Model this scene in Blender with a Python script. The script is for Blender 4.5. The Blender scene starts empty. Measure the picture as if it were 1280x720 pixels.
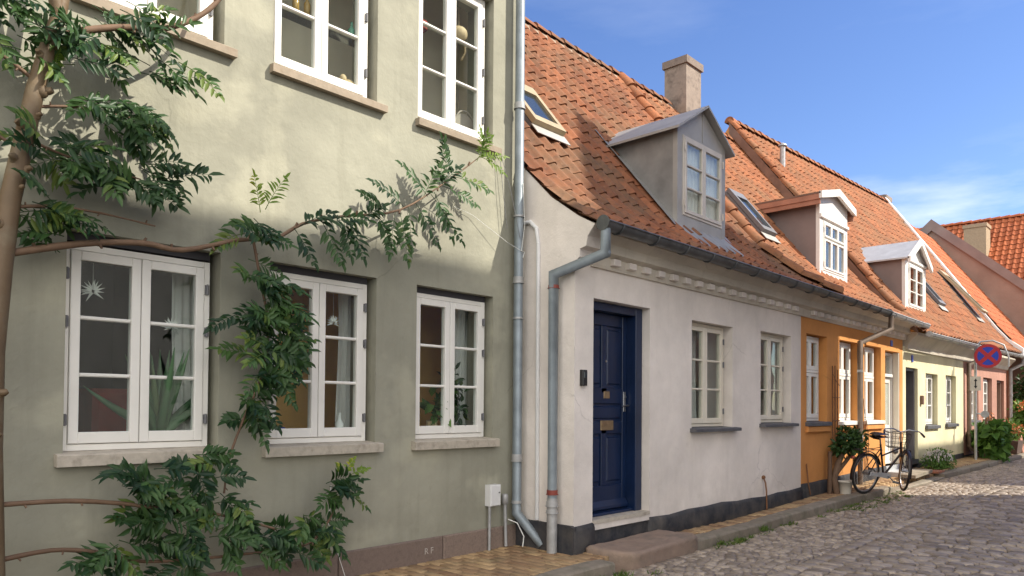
import bpy, bmesh, math, random
from mathutils import Vector, Matrix
rnd = random.Random(7)
sc = bpy.context.scene
col = sc.collection
PI = math.pi

# ------------------------------------------------------------------ mesh helpers
class MB:
    def __init__(s): s.v = []; s.f = []; s.t = []; s.sm = []
    def add(s, verts, faces, tint=None, smooth=False):
        b = len(s.v); s.v += [tuple(p) for p in verts]
        t = rnd.random() if tint is None else tint
        for f in faces: s.f.append([b + i for i in f]); s.t.append(t); s.sm.append(smooth)
    def box(s, x0, x1, y0, y1, z0, z1, tint=None):
        s.add([(x0,y0,z0),(x1,y0,z0),(x1,y1,z0),(x0,y1,z0),(x0,y0,z1),(x1,y0,z1),(x1,y1,z1),(x0,y1,z1)],
              [(0,3,2,1),(4,5,6,7),(0,1,5,4),(1,2,6,5),(2,3,7,6),(3,0,4,7)], tint)
    def bbox(s, x0, x1, y0, y1, z0, z1, b=.006, tint=None):
        # box with bevelled front (-Y) edges and top
        s.add([(x0,y1,z0),(x1,y1,z0),(x1,y1,z1),(x0,y1,z1),
               (x0,y0+b,z0),(x1,y0+b,z0),(x1,y0+b,z1),(x0,y0+b,z1),
               (x0+b,y0,z0+b),(x1-b,y0,z0+b),(x1-b,y0,z1-b),(x0+b,y0,z1-b)],
              [(0,3,2,1),(0,1,5,4),(1,2,6,5),(2,3,7,6),(3,0,4,7),(4,5,9,8),(5,6,10,9),(6,7,11,10),(7,4,8,11),(8,9,10,11)], tint)
    def quad(s, a, b, c, d, tint=None): s.add([a,b,c,d], [(0,1,2,3)], tint)
    def prism_x(s, poly, x0, x1, tint=None, smooth=False):
        n = len(poly)
        s.add([(x0,y,z) for y,z in poly] + [(x1,y,z) for y,z in poly],
              [(i,(i+1)%n,n+(i+1)%n,n+i) for i in range(n)] + [tuple(range(n))[::-1], tuple(range(n,2*n))], tint)
    def prism_y(s, poly, y0, y1, tint=None):
        n = len(poly)
        s.add([(x,y0,z) for x,z in poly] + [(x,y1,z) for x,z in poly],
              [(i,(i+1)%n,n+(i+1)%n,n+i) for i in range(n)] + [tuple(range(n))[::-1], tuple(range(n,2*n))], tint)
    def tube(s, pts, r, n=10, caps=True, tint=None, smooth=True):
        pts = [Vector(p) for p in pts]
        rs = r if isinstance(r, (list, tuple)) else [r]*len(pts)
        rings = []; up = None
        for i, p in enumerate(pts):
            if i == 0: d = pts[1]-p
            elif i == len(pts)-1: d = p-pts[i-1]
            else: d = (pts[i+1]-p).normalized() + (p-pts[i-1]).normalized()
            d.normalize()
            if up is None:
                up = Vector((0,0,1)) if abs(d.z) < .9 else Vector((1,0,0))
            a = d.cross(up); a.normalize(); b = a.cross(d); b.normalize(); up = b
            k = 1.0
            if 0 < i < len(pts)-1:
                c = (pts[i+1]-p).normalized().dot(d); k = 1/max(c, .5)
            rings.append([p + (a*math.cos(t)+b*math.sin(t))*rs[i]*(k if k < 1.3 else 1.3) for t in [2*PI*j/n for j in range(n)]])
        V = [q for R in rings for q in R]
        F = [(i*n+j, i*n+(j+1)%n, (i+1)*n+(j+1)%n, (i+1)*n+j) for i in range(len(pts)-1) for j in range(n)]
        s.add(V, F, tint, smooth)
        if caps: s.add(rings[0], [tuple(range(n))], tint); s.add(rings[-1], [tuple(range(n))[::-1]], tint)
    def disc(s, c, ax, r, th, n=20, tint=None):
        c = Vector(c); ax = Vector(ax).normalized(); s.tube([c-ax*th/2, c+ax*th/2], r, n, True, tint, False)
    def ball(s, c, r, n=10, m=6, sz=1, tint=None, jit=0):
        V = []; F = []
        for i in range(m+1):
            th = PI*i/m
            for j in range(n):
                ph = 2*PI*j/n; q = r*(1+jit*(rnd.random()-.5))
                V.append((c[0]+q*math.sin(th)*math.cos(ph), c[1]+q*math.sin(th)*math.sin(ph), c[2]+q*sz*math.cos(th)))
        for i in range(m):
            for j in range(n): F.append((i*n+j, (i+1)*n+j, (i+1)*n+(j+1)%n, i*n+(j+1)%n))
        s.add(V, F, tint, True)
    def lathe(s, c, prof, n=14, tint=None, smooth=True):
        V = []; F = []
        for r, z in prof:
            for j in range(n): V.append((c[0]+r*math.cos(2*PI*j/n), c[1]+r*math.sin(2*PI*j/n), c[2]+z))
        for i in range(len(prof)-1):
            for j in range(n): F.append((i*n+j, i*n+(j+1)%n, (i+1)*n+(j+1)%n, (i+1)*n+j))
        s.add(V, F, tint, smooth)
    def build(s, name, m, parent=None, fix=True):
        me = bpy.data.meshes.new(name)
        me.from_pydata(s.v, [], s.f)
        at = me.attributes.new('tint', 'FLOAT', 'FACE'); at.data.foreach_set('value', s.t)
        me.polygons.foreach_set('use_smooth', s.sm)
        if fix:
            bm = bmesh.new(); bm.from_mesh(me); bmesh.ops.recalc_face_normals(bm, faces=bm.faces); bm.to_mesh(me); bm.free()
        me.materials.append(m)
        o = bpy.data.objects.new(name, me); col.objects.link(o)
        if parent is not None: par(o, parent)
        return o

def par(o, p):
    o.parent = p
    M = Matrix.Identity(4); q = p
    while q is not None:
        M = q.matrix_basis @ M
        if q.parent is not None: M = q.matrix_parent_inverse @ M
        q = q.parent
    o.matrix_parent_inverse = M.inverted()

def tag(o, label, cat, group=None):
    o['label'] = label; o['category'] = cat
    if group: o['group'] = group
    return o
def thing(name, loc, label, cat, group=None):
    o = bpy.data.objects.new(name, None); col.objects.link(o); o.location = loc; o.empty_display_size = .2
    return tag(o, label, cat, group)
def kind(o, k): o['kind'] = k; return o

# ------------------------------------------------------------------ materials
class NT:
    def __init__(s, name):
        s.m = bpy.data.materials.new(name); s.m.use_nodes = True
        s.n = s.m.node_tree.nodes; s.l = s.m.node_tree.links
        s.b = s.n['Principled BSDF']; s.tc = s.n.new('ShaderNodeTexCoord')
    def node(s, t, **k):
        o = s.n.new(t)
        for a, v in k.items(): setattr(o, a, v)
        return o
    def noise(s, scale, detail=5, rough=.55, stretch=None):
        o = s.node('ShaderNodeTexNoise'); o.inputs['Scale'].default_value = scale
        o.inputs['Detail'].default_value = detail; o.inputs['Roughness'].default_value = rough
        if stretch:
            mp = s.node('ShaderNodeMapping'); mp.inputs['Scale'].default_value = stretch
            s.l.new(s.tc.outputs['Object'], mp.inputs[0]); s.l.new(mp.outputs[0], o.inputs[0])
        else: s.l.new(s.tc.outputs['Object'], o.inputs[0])
        return o.outputs[0]
    def ramp(s, src, lo, hi):
        r = s.node('ShaderNodeMapRange'); r.inputs[1].default_value = lo; r.inputs[2].default_value = hi
        s.l.new(src, r.inputs[0]); return r.outputs[0]
    def mul(s, a, k):
        r = s.node('ShaderNodeMath', operation='MULTIPLY'); s.l.new(a, r.inputs[0])
        if isinstance(k, (int, float)): r.inputs[1].default_value = k
        else: s.l.new(k, r.inputs[1])
        return r.outputs[0]
    def mix(s, fac, a, b):
        r = s.node('ShaderNodeMix', data_type='RGBA')
        if isinstance(fac, (int, float)): r.inputs[0].default_value = fac
        else: s.l.new(fac, r.inputs[0])
        for i, c in ((6, a), (7, b)):
            if isinstance(c, tuple): r.inputs[i].default_value = (*c, 1)
            else: s.l.new(c, r.inputs[i])
        return r.outputs[2]
    def tint(s):
        a = s.node('ShaderNodeAttribute', attribute_name='tint'); return a.outputs['Fac']
    def zmask(s, lo, hi):
        g = s.node('ShaderNodeSeparateXYZ'); s.l.new(s.tc.outputs['Object'], g.inputs[0]); return s.ramp(g.outputs[2], lo, hi)
    def bump(s, src, strength, dist=.01, chain=None):
        b = s.node('ShaderNodeBump'); b.inputs['Strength'].default_value = strength; b.inputs['Distance'].default_value = dist
        s.l.new(src, b.inputs['Height'])
        if chain is not None: s.l.new(chain, b.inputs['Normal'])
        return b.outputs[0]
    def done(s, c, rough=.8, normal=None, metal=0, spec=.5):
        if isinstance(c, tuple): s.b.inputs['Base Color'].default_value = (*c, 1)
        else: s.l.new(c, s.b.inputs['Base Color'])
        s.b.inputs['Roughness'].default_value = rough; s.b.inputs['Metallic'].default_value = metal
        s.b.inputs['Specular IOR Level'].default_value = spec
        if normal is not None: s.l.new(normal, s.b.inputs['Normal'])
        return s.m

def simple(name, c, rough=.6, var=.18, scale=6, bump=.0, metal=0, spec=.5):
    t = NT(name); n = t.ramp(t.noise(scale), .3, .7)
    d = tuple(x*(1-var) for x in c); u = tuple(min(1, x*(1+var*.6)) for x in c)
    nm = t.bump(t.noise(scale*8), bump, .006) if bump else None
    return t.done(t.mix(n, d, u), rough, nm, metal, spec)

def plaster(name, c, dirt=(.3,.27,.22), dirt_amt=.35, patch=None, bump=.25, rough=.9, streak=.25):
    t = NT(name)
    big = t.ramp(t.noise(.9, 6, .6), .35, .7)
    c1 = t.mix(big, tuple(x*.80 for x in c), tuple(min(.95, x*1.08) for x in c))
    c1 = t.mix(t.mul(t.ramp(t.noise(6, 8, .7), .35, .75), .22), c1, tuple(x*.72 for x in c))
    if patch: c1 = t.mix(t.mul(t.ramp(t.noise(1.7, 4, .5), .58, .68), .55), c1, patch)
    st = t.ramp(t.noise(3.0, 5, .6, (2.6, 2.6, .25)), .52, .8)
    c2 = t.mix(t.mul(st, streak), c1, dirt)
    fine = t.ramp(t.noise(9, 8, .7), .6, .85)
    c3 = t.mix(t.mul(fine, dirt_amt), c2, dirt)
    zm = t.zmask(.75, .1)
    lowd = t.mul(t.ramp(t.noise(4, 6, .65), .35, .75), zm)
    c4 = t.mix(t.mul(lowd, .6), c3, dirt)
    vo = t.node('ShaderNodeTexVoronoi', feature='DISTANCE_TO_EDGE'); vo.inputs['Scale'].default_value = .55
    wp = t.node('ShaderNodeMix', data_type='RGBA'); wp.inputs[0].default_value = .22; nn = t.node('ShaderNodeTexNoise'); nn.inputs['Scale'].default_value = 2.4; nn.inputs['Detail'].default_value = 8
    t.l.new(t.tc.outputs['Object'], nn.inputs[0]); t.l.new(t.tc.outputs['Object'], wp.inputs[6]); t.l.new(nn.outputs['Color'], wp.inputs[7]); t.l.new(wp.outputs[2], vo.inputs['Vector'])
    crack = t.mul(t.ramp(vo.outputs['Distance'], .0035, .0005), t.ramp(t.noise(.8, 2), .56, .62))
    c4 = t.mix(t.mul(crack, .22), c4, tuple(x*.45 for x in dirt))
    b1 = t.bump(t.noise(3.2, 5, .55), .55, .035)
    b2 = t.bump(t.noise(55, 4, .6), bump, .006, b1)
    return t.done(c4, rough, b2, spec=.2)

def tinted(name, lo, hi, rough=.8, spot=None, spot_amt=.5, spot_scale=7, bump=.3, bscale=40, spec=.3):
    t = NT(name)
    c = t.mix(t.tint(), lo, hi)
    c = t.mix(t.ramp(t.noise(spot_scale*2.3, 5, .6), .3, .75), c, t.mix(.5, c, tuple(x*.6 for x in lo)))
    if spot: c = t.mix(t.mul(t.ramp(t.noise(spot_scale, 6, .65), .5, .72), spot_amt), c, spot)
    return t.done(c, rough, t.bump(t.noise(bscale, 5), bump, .006), spec=spec)

def tile_mat(name, lo, hi, lichen, amt=.5):
    t = NT(name)
    c = t.mix(t.tint(), lo, hi)
    c = t.mix(t.mul(t.ramp(t.noise(1.1, 5, .6), .42, .66), amt), c, lichen)
    c = t.mix(t.mul(t.ramp(t.noise(11, 7, .75), .47, .72), .7), c, (.075,.055,.04))
    c = t.mix(t.mul(t.ramp(t.noise(23, 4, .6), .6, .75), .3), c, (.34,.29,.2))
    return t.done(c, .85, t.bump(t.noise(50, 5), .3, .006), spec=.25)

def glass_mat(name, tintc=(.93,.96,.95)):
    m = bpy.data.materials.new(name); m.use_nodes = True; n = m.node_tree.nodes; l = m.node_tree.links; n.clear()
    o = n.new('ShaderNodeOutputMaterial'); mx = n.new('ShaderNodeMixShader'); tr = n.new('ShaderNodeBsdfTransparent'); gl = n.new('ShaderNodeBsdfGlossy')
    tr.inputs[0].default_value = (*tintc, 1); gl.inputs['Roughness'].default_value = .012
    fr = n.new('ShaderNodeLayerWeight'); fr.inputs[0].default_value = .5
    pw = n.new('ShaderNodeMath'); pw.operation = 'POWER'; pw.inputs[1].default_value = 4.6
    mu = n.new('ShaderNodeMath'); mu.operation = 'MULTIPLY_ADD'; mu.inputs[1].default_value = .85; mu.inputs[2].default_value = .05; mu.use_clamp = True
    tc = n.new('ShaderNodeTexCoord'); no = n.new('ShaderNodeTexNoise'); no.inputs['Scale'].default_value = 2.2; no.inputs['Detail'].default_value = 1
    bp = n.new('ShaderNodeBump'); bp.inputs['Strength'].default_value = .06; bp.inputs['Distance'].default_value = .03
    l.new(tc.outputs['Object'], no.inputs[0]); l.new(no.outputs[0], bp.inputs['Height']); l.new(bp.outputs[0], gl.inputs['Normal'])
    l.new(fr.outputs['Facing'], pw.inputs[0]); l.new(pw.outputs[0], mu.inputs[0]); l.new(mu.outputs[0], mx.inputs[0]); l.new(tr.outputs[0], mx.inputs[1]); l.new(gl.outputs[0], mx.inputs[2]); l.new(mx.outputs[0], o.inputs[0])
    return m

def leaf_mat(name, lo, hi, rough=.35, trans=.25):
    t = NT(name); c = t.mix(t.tint(), lo, hi)
    c = t.mix(t.mul(t.ramp(t.tint(), .93, 1.0), .7), c, (hi[0]*2.3, hi[1]*1.45, hi[2]))
    t.done(c, rough, spec=.32)
    tr = t.node('ShaderNodeBsdfTranslucent'); t.l.new(t.mix(.5, c, hi), tr.inputs[0])
    mx = t.node('ShaderNodeMixShader'); mx.inputs[0].default_value = trans
    out = t.n['Material Output']; t.l.new(t.b.outputs[0], mx.inputs[1]); t.l.new(tr.outputs[0], mx.inputs[2]); t.l.new(mx.outputs[0], out.inputs[0])
    return t.m

M = {}
M['olive'] = plaster('olive_plaster', (.345,.337,.268), (.20,.195,.15), .5, patch=(.43,.415,.32), streak=.38)
M['white'] = plaster('white_plaster', (.86,.79,.725), (.45,.40,.35), .32, bump=.5, streak=.13)
M['cream_plaster'] = plaster('cornice_plaster', (.70,.64,.54), (.32,.27,.2), .5, streak=.3)
M['orange'] = plaster('orange_plaster', (.72,.325,.105), (.5,.24,.09), .2, streak=.15)
M['yellow'] = plaster('yellow_plaster', (.82,.755,.50), (.55,.5,.3), .25, streak=.2)
M['pink'] = plaster('pink_plaster', (.52,.285,.22), (.4,.2,.15), .2, streak=.15)
M['mauve'] = plaster('mauve_plaster', (.36,.26,.215), (.28,.19,.15), .3, streak=.3)
M['brickred'] = tinted('red_brick_wall', (.26,.09,.05), (.34,.13,.07))
M['tar'] = plaster('black_tar', (.035,.038,.047), (.16,.14,.12), .5, bump=.5, rough=.75, streak=.3)
M['granite'] = tinted('pink_granite', (.20,.15,.125), (.29,.22,.18), spot=(.10,.08,.07), spot_scale=30, bump=.25)
M['kerb'] = tinted('kerb_granite', (.23,.195,.15), (.32,.275,.22), spot=(.10,.10,.06), spot_scale=5, spot_amt=.65, bump=.6)
M['step'] = tinted('doorstep_granite', (.27,.195,.15), (.30,.22,.17), spot=(.13,.115,.095), spot_scale=3.4, spot_amt=.8, bump=.7, bscale=60)
M['sett'] = tinted('sett_stone', (.20,.16,.125), (.48,.395,.31), rough=.5, spot=(.10,.088,.075), spot_scale=9, bump=.35, bscale=30, spec=.4)
M['brickpave'] = tinted('yellow_paving_brick', (.25,.15,.085), (.52,.36,.19), spot=(.20,.17,.10), spot_scale=3, spot_amt=.65)
M['soil'] = simple('joint_soil', (.075,.065,.05), .95, .4, 9, .4)
M['tile'] = tile_mat('terracotta_tiles', (.185,.070,.034), (.31,.118,.055), (.165,.105,.062), .75)
M['tile2'] = tile_mat('orange_terracotta_tiles', (.27,.098,.043), (.39,.145,.062), (.22,.13,.07), .65)
M['tile3'] = tile_mat('red_terracotta_tiles', (.42,.115,.045), (.50,.15,.06), (.40,.13,.06), .2)
M['mortar'] = simple('ridge_mortar', (.33,.25,.18), .95, .35, 9, .4)
M['winwhite'] = simple('white_window_paint', (.80,.78,.73), .42, .05, 4)
M['wincream'] = simple('cream_window_paint', (.76,.70,.58), .45, .06, 4)
M['dormpaint'] = simple('worn_beige_paint', (.60,.55,.49), .55, .12, 5)
M['glass'] = glass_mat('window_glass')
M['iron'] = simple('grey_hinge_iron', (.16,.16,.17), .5, .2, 20)
M['zinc'] = simple('weathered_zinc', (.26,.30,.33), .5, .25, 5, .1, .35)
M['zincdark'] = simple('dark_zinc_gutter', (.12,.125,.13), .42, .35, 6, .1, .45)
M['zinclight'] = simple('pale_zinc', (.50,.51,.52), .5, .15, 4, .08, .3)
M['zincwall'] = simple('zinc_cladding', (.30,.295,.285), .55, .3, 2.5, .1, .25)
M['mauveclad'] = simple('painted_cladding', (.24,.185,.17), .65, .18, 2, .1)
M['zincface'] = simple('grey_zinc_front', (.40,.385,.36), .55, .15, 3, .1, .2)
M['sillstone'] = tinted('sill_stone', (.50,.45,.37), (.56,.50,.42), spot=(.17,.14,.11), spot_scale=9, spot_amt=.6)
M['sillbrown'] = tinted('brown_sill', (.32,.265,.20), (.38,.31,.235), spot=(.25,.18,.12), spot_scale=9)
M['slate'] = simple('slate_sill', (.10,.10,.11), .6, .25, 9, .2)
M['blue'] = simple('navy_gloss_paint', (.006,.018,.060), .32, .25, 3)
M['brass'] = simple('aged_brass', (.45,.33,.20), .4, .25, 15, 0, .8)
M['steel'] = simple('steel', (.45,.45,.46), .35, .15, 15, 0, .9)
M['black'] = simple('black_plastic', (.015,.015,.016), .4, .2, 10)
M['white_plastic'] = simple('white_plastic', (.72,.72,.72), .4, .05, 5)
M['galv'] = simple('galvanised_pipe', (.42,.42,.42), .5, .2, 12, 0, .4)
M['redband'] = simple('red_clamp', (.24,.05,.035), .5, .2, 9)
M['bark'] = tinted('smooth_bark', (.13,.085,.045), (.19,.125,.065), rough=.6, spot=(.20,.17,.11), spot_scale=5, bump=.5, bscale=18, spec=.5)
M['bark2'] = tinted('twig_bark', (.14,.085,.055), (.22,.14,.09), rough=.7, bump=.4)
M['leaf'] = leaf_mat('dark_glossy_leaf', (.012,.040,.017), (.070,.142,.038), .42, .28)
M['leafnew'] = leaf_mat('fresh_leaf', (.12,.22,.03), (.25,.34,.05), .45, .4)
M['leafbush'] = leaf_mat('bush_leaf', (.05,.13,.025), (.14,.26,.05), .5, .3)
M['leafdark'] = leaf_mat('dark_bush_leaf', (.025,.06,.018), (.06,.12,.03), .45, .2)
M['grass'] = leaf_mat('weed_blades', (.07,.13,.025), (.15,.22,.05), .6, .3)
M['petal'] = simple('white_petals', (.75,.70,.68), .6, .1, 20)
M['petalo'] = simple('orange_petals', (.70,.26,.10), .6, .2, 20)
M['terracotta'] = simple('pot_clay', (.30,.12,.07), .8, .2, 8, .2)
M['potdark'] = simple('brown_plastic_pot', (.10,.06,.045), .6, .2, 8)
M['ochre'] = plaster('ochre_room_paint', (.85,.52,.17), (.6,.4,.15), .1)
M['roomdark'] = simple('dark_room_and_shadow_paint', (.055,.053,.06), .9, .2, 2)
M['roomgrey'] = simple('beige_room_paint', (.88,.80,.66), .9, .1, 2)
M['roomwarm'] = simple('brown_room_paint', (.42,.36,.30), .9, .2, 2)
M['curtain'] = simple('white_curtain', (.80,.79,.76), .9, .05, 3)
M['curtainp'] = simple('rose_curtain', (.46,.34,.30), .9, .1, 3)
M['aloe'] = leaf_mat('aloe_leaf', (.10,.20,.10), (.17,.29,.15), .45, .1)
M['paper'] = simple('white_paper', (.85,.85,.82), .7, .03, 5)
M['wood'] = simple('brown_wood', (.16,.09,.05), .6, .3, 9)
M['woodpale'] = simple('pale_clay', (.62,.46,.27), .7, .15, 12)
M['redcloth'] = simple('red_upholstery', (.30,.035,.025), .9, .2, 8)
M['cabinet'] = simple('dark_cabinet', (.02,.022,.025), .4, .2, 5)
M['bottle'] = simple('amber_bottle', (.36,.22,.05), .2, .2, 5)
M['bottleg'] = simple('green_bottle', (.12,.30,.20), .2, .2, 5)
M['tyre'] = simple('black_rubber', (.016,.015,.015), .7, .2, 20)
M['bikeblack'] = simple('bike_black_enamel', (.02,.012,.012), .35, .2, 8)
M['leather'] = simple('saddle_leather', (.04,.018,.012), .5, .2, 10)
M['signred'] = simple('sign_red', (.42,.022,.03), .45, .06, 5)
M['signblue'] = simple('sign_blue', (.02,.05,.42), .45, .06, 5)
M['signwhite'] = simple('sign_white', (.62,.58,.50), .5, .1, 8)
M['rust'] = simple('rusty_iron', (.20,.09,.04), .8, .3, 14)
M['shutter'] = simple('green_paint', (.20,.28,.20), .6, .15, 6)
M['doorgrey'] = simple('grey_door_paint', (.10,.095,.10), .5, .15, 6)
M['doorbeige'] = simple('pale_lilac_paint', (.50,.46,.47), .5, .1, 6)
M['string'] = simple('white_cord', (.75,.75,.72), .8, .05, 20)
M['chalk'] = simple('chalk', (.44,.40,.36), .9, .2, 40)
M['verge'] = simple('white_verge_paint', (.86,.86,.86), .6, .05, 4)
M['vergebrown'] = simple('brown_verge_board', (.20,.115,.08), .7, .3, 4)

# ------------------------------------------------------------------ camera
cd = bpy.data.cameras.new('camera'); cam = bpy.data.objects.new('camera', cd); col.objects.link(cam); sc.camera = cam
R_, U_, F_ = (0.68481,-0.72868,0.00808), (-0.01956,-0.00730,0.99978), (0.72846,0.68482,0.01925)
cam.matrix_world = Matrix(((R_[0],U_[0],-F_[0],0),(R_[1],U_[1],-F_[1],0),(R_[2],U_[2],-F_[2],1.5),(0,0,0,1)))
cd.sensor_width = 36; cd.lens = 36*924/1280; cd.shift_y = .1018; cd.clip_start = .05; cd.clip_end = 900

# ------------------------------------------------------------------ light
SD = Vector((.66,-1,1.1)).normalized()      # towards the sun
sl = bpy.data.lights.new('sun', 'SUN'); sl.energy = 4.7; sl.angle = math.radians(.6); sl.color = (1,.93,.80)
so = bpy.data.objects.new('sun', sl); col.objects.link(so); so.rotation_euler = SD.to_track_quat('Z','Y').to_euler()
w = bpy.data.worlds.new('World'); sc.world = w; w.use_nodes = True
wn = w.node_tree.nodes; wl = w.node_tree.links
bg = wn['Background']; sky = wn.new('ShaderNodeTexSky'); sky.sky_type = 'NISHITA'; sky.sun_disc = False
sky.sun_elevation = math.asin(SD.z); sky.sun_rotation = math.atan2(SD.x, SD.y)
sky.air_density = 1.0; sky.dust_density = .35; sky.ozone_density = 2.2; sky.altitude = 100
tc = wn.new('ShaderNodeTexCoord'); mp = wn.new('ShaderNodeMapping'); mp.inputs['Scale'].default_value = (1.0,1.0,4.6); mp.inputs['Location'].default_value = (.35,.1,.28)
nz = wn.new('ShaderNodeTexNoise'); nz.inputs['Scale'].default_value = 2.3; nz.inputs['Detail'].default_value = 8; nz.inputs['Roughness'].default_value = .55
wl.new(tc.outputs['Generated'], mp.inputs[0]); wl.new(mp.outputs[0], nz.inputs[0])
mr = wn.new('ShaderNodeMapRange'); mr.inputs[1].default_value = .52; mr.inputs[2].default_value = .76
wl.new(nz.outputs[0], mr.inputs[0])
sp = wn.new('ShaderNodeSeparateXYZ'); wl.new(tc.outputs['Generated'], sp.inputs[0])
hz = wn.new('ShaderNodeMapRange'); hz.inputs[1].default_value = .30; hz.inputs[2].default_value = .215; hz.inputs[3].default_value = .10; hz.inputs[4].default_value = 1
wl.new(sp.outputs[2], hz.inputs[0])
mm = wn.new('ShaderNodeMath'); mm.operation = 'MULTIPLY'; wl.new(mr.outputs[0], mm.inputs[0]); wl.new(hz.outputs[0], mm.inputs[1])
cm = wn.new('ShaderNodeMix'); cm.data_type = 'RGBA'; cm.inputs[7].default_value = (7.6,7.9,8.3,1)
hs_ = wn.new('ShaderNodeHueSaturation'); hs_.inputs['Saturation'].default_value = 1.17; hs_.inputs['Value'].default_value = 1.12; hs_.inputs['Hue'].default_value = .513
wl.new(sky.outputs[0], hs_.inputs['Color'])
wl.new(mm.outputs[0], cm.inputs[0]); wl.new(hs_.outputs[0], cm.inputs[6])
# added fill light: bright cloud patch behind the camera, unseen, lifts the shaded facades
n2 = wn.new('ShaderNodeTexNoise'); n2.inputs['Scale'].default_value = 3.0; n2.inputs['Detail'].default_value = 6; wl.new(tc.outputs['Generated'], n2.inputs[0])
r2 = wn.new('ShaderNodeMapRange'); r2.inputs[1].default_value = .32; r2.inputs[2].default_value = .55; wl.new(n2.outputs[0], r2.inputs[0])
e2 = wn.new('ShaderNodeMapRange'); e2.inputs[1].default_value = .0; e2.inputs[2].default_value = .06; wl.new(sp.outputs[2], e2.inputs[0])
m2 = wn.new('ShaderNodeMath'); m2.operation = 'MULTIPLY'; wl.new(r2.outputs[0], m2.inputs[0]); wl.new(e2.outputs[0], m2.inputs[1])
y2 = wn.new('ShaderNodeMapRange'); y2.inputs[1].default_value = .15; y2.inputs[2].default_value = .4
vd = wn.new('ShaderNodeVectorMath'); vd.operation = 'DOT_PRODUCT'; vd.inputs[1].default_value = (-.72,-.69,0); wl.new(tc.outputs['Generated'], vd.inputs[0]); wl.new(vd.outputs['Value'], y2.inputs[0])
m3 = wn.new('ShaderNodeMath'); m3.operation = 'MULTIPLY'; wl.new(m2.outputs[0], m3.inputs[0]); wl.new(y2.outputs[0], m3.inputs[1])
c2_ = wn.new('ShaderNodeMix'); c2_.data_type = 'RGBA'; c2_.inputs[7].default_value = (15.5,14.6,13.3,1)
wl.new(m3.outputs[0], c2_.inputs[0]); wl.new(cm.outputs[2], c2_.inputs[6]); wl.new(c2_.outputs[2], bg.inputs[0])
bg.inputs[1].default_value = .12
sc.view_settings.view_transform = 'Standard'; sc.view_settings.look = 'None'; sc.view_settings.gamma = 1
sc.view_settings.use_curve_mapping = False; sc.view_settings.exposure = .62

# ------------------------------------------------------------------ ground
def interp(x, T):
    if x <= T[0][0]: return T[0][1]
    for (a, p), (b, q) in zip(T, T[1:]):
        if x <= b: return p + (q-p)*(x-a)/(b-a)
    return T[-1][1]
GZ = [(9.3,0),(12.5,.09),(17,.2),(22,.24),(30,.3),(80,.5)]
gz = lambda x: interp(x, GZ)
KY = [(0,4.12),(6,4.2),(10,4.28),(14.4,4.08),(17.4,3.95),(30,3.75),(33,3.7)]
ky = lambda x: interp(x, KY)
def kh(x): return .11 if x < 14.2 else (.025 if x < 17.3 else .09)
def rz(x, y): return gz(x) - .11 + .05*math.sin(max(0, min(1, (ky(x)-y)/7.5))*PI)

g = MB(); xs = [-300,-60,-20]+[i for i in range(-10,40,1)]+[45,60,120,400]; ys = [-300,-40,-10,-4]+[y*.5 for y in range(-7,17)]+[20,60,400]
for i in range(len(xs)-1):
    for j in range(len(ys)-1):
        P4 = []
        for x, y in ((xs[i],ys[j]),(xs[i+1],ys[j]),(xs[i+1],ys[j+1]),(xs[i],ys[j+1])):
            P4.append((x, y, rz(x,min(y,4.2))-.045 if y < 4.2 else gz(x)-.16))
        g.quad(*P4)
kind(g.build('ground', M['soil']), 'structure')

def stone(mb, x0, x1, y0, y1, z, h, b, ang=0, jz=0, tilt=0, jit=.1):
    dx, dy = (x1-x0), (y1-y0); cx, cy = (x0+x1)/2, (y0+y1)/2
    q = [(-.5,-.5),(.5,-.5),(.5,.5),(-.5,.5)]
    q = [(u*dx*(1+jit*(rnd.random()-.5)), v*dy*(1+jit*(rnd.random()-.5))) for u, v in q]
    ca, sa = math.cos(ang), math.sin(ang); q = [(u*ca-v*sa, u*sa+v*ca) for u, v in q]
    z += rnd.uniform(-jz, jz); tx, ty = rnd.uniform(-tilt,tilt), rnd.uniform(-tilt,tilt)
    s1 = 1-2*b/max(.02,min(dx,dy))
    V = [(cx+u, cy+v, z-h) for u,v in q] + [(cx+u, cy+v, z-b*.8+u*tx+v*ty) for u,v in q] + \
        [(cx+u*(1-2*b/dx), cy+v*(1-2*b/dy), z+u*tx+v*ty) for u,v in q] + [(cx, cy, z+b*.14)]
    F = [(i,(i+1)%4,4+(i+1)%4,4+i) for i in range(4)] + [(4+i,4+(i+1)%4,8+(i+1)%4,8+i) for i in range(4)] + [(8+i,8+(i+1)%4,12) for i in range(4)]
    mb.add(V, F, None, True)

# road of setts : gutter band, one lengthwise course, then the main field in cross rows
rd = MB(); x = 4.4
while x < 33:
    wrow = rnd.uniform(.10,.135)
    y = ky(x) - 1.32 + rnd.uniform(-.02,.02)
    ymin = -3.3 if x > 8 else -1.2
    while y > ymin:
        l = rnd.uniform(.12,.24)
        xx = x + .02*math.sin(y*2.1+x)+rnd.uniform(-.008,.008)
        stone(rd, xx+.007, xx+wrow-.007, y-l+.007, y-.007, rz(x,y), .09, .018, rnd.uniform(-.03,.03), .007, .05, .14)
        y -= l
    x += wrow
x = 4.4
while x < 33:
    wrow = rnd.uniform(.085,.11)
    y = ky(x) - .02
    while y > ky(x)-1.12:
        l = rnd.uniform(.085,.14)
        stone(rd, x+.006, x+wrow-.006, max(y-l, ky(x)-1.15)+.006, y-.006, rz(x,y), .09, .016, rnd.uniform(-.04,.04), .006, .05, .14)
        y -= l
    x += wrow
for k in range(1):
    x = 4.4
    while x < 33:
        l = rnd.uniform(.18,.34); y = ky(x)-1.24
        stone(rd, x+.006, x+l-.006, y-.07, y+.07, rz(x,y)+.004, .09, .02, 0, .006, .05, .1); x += l
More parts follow.
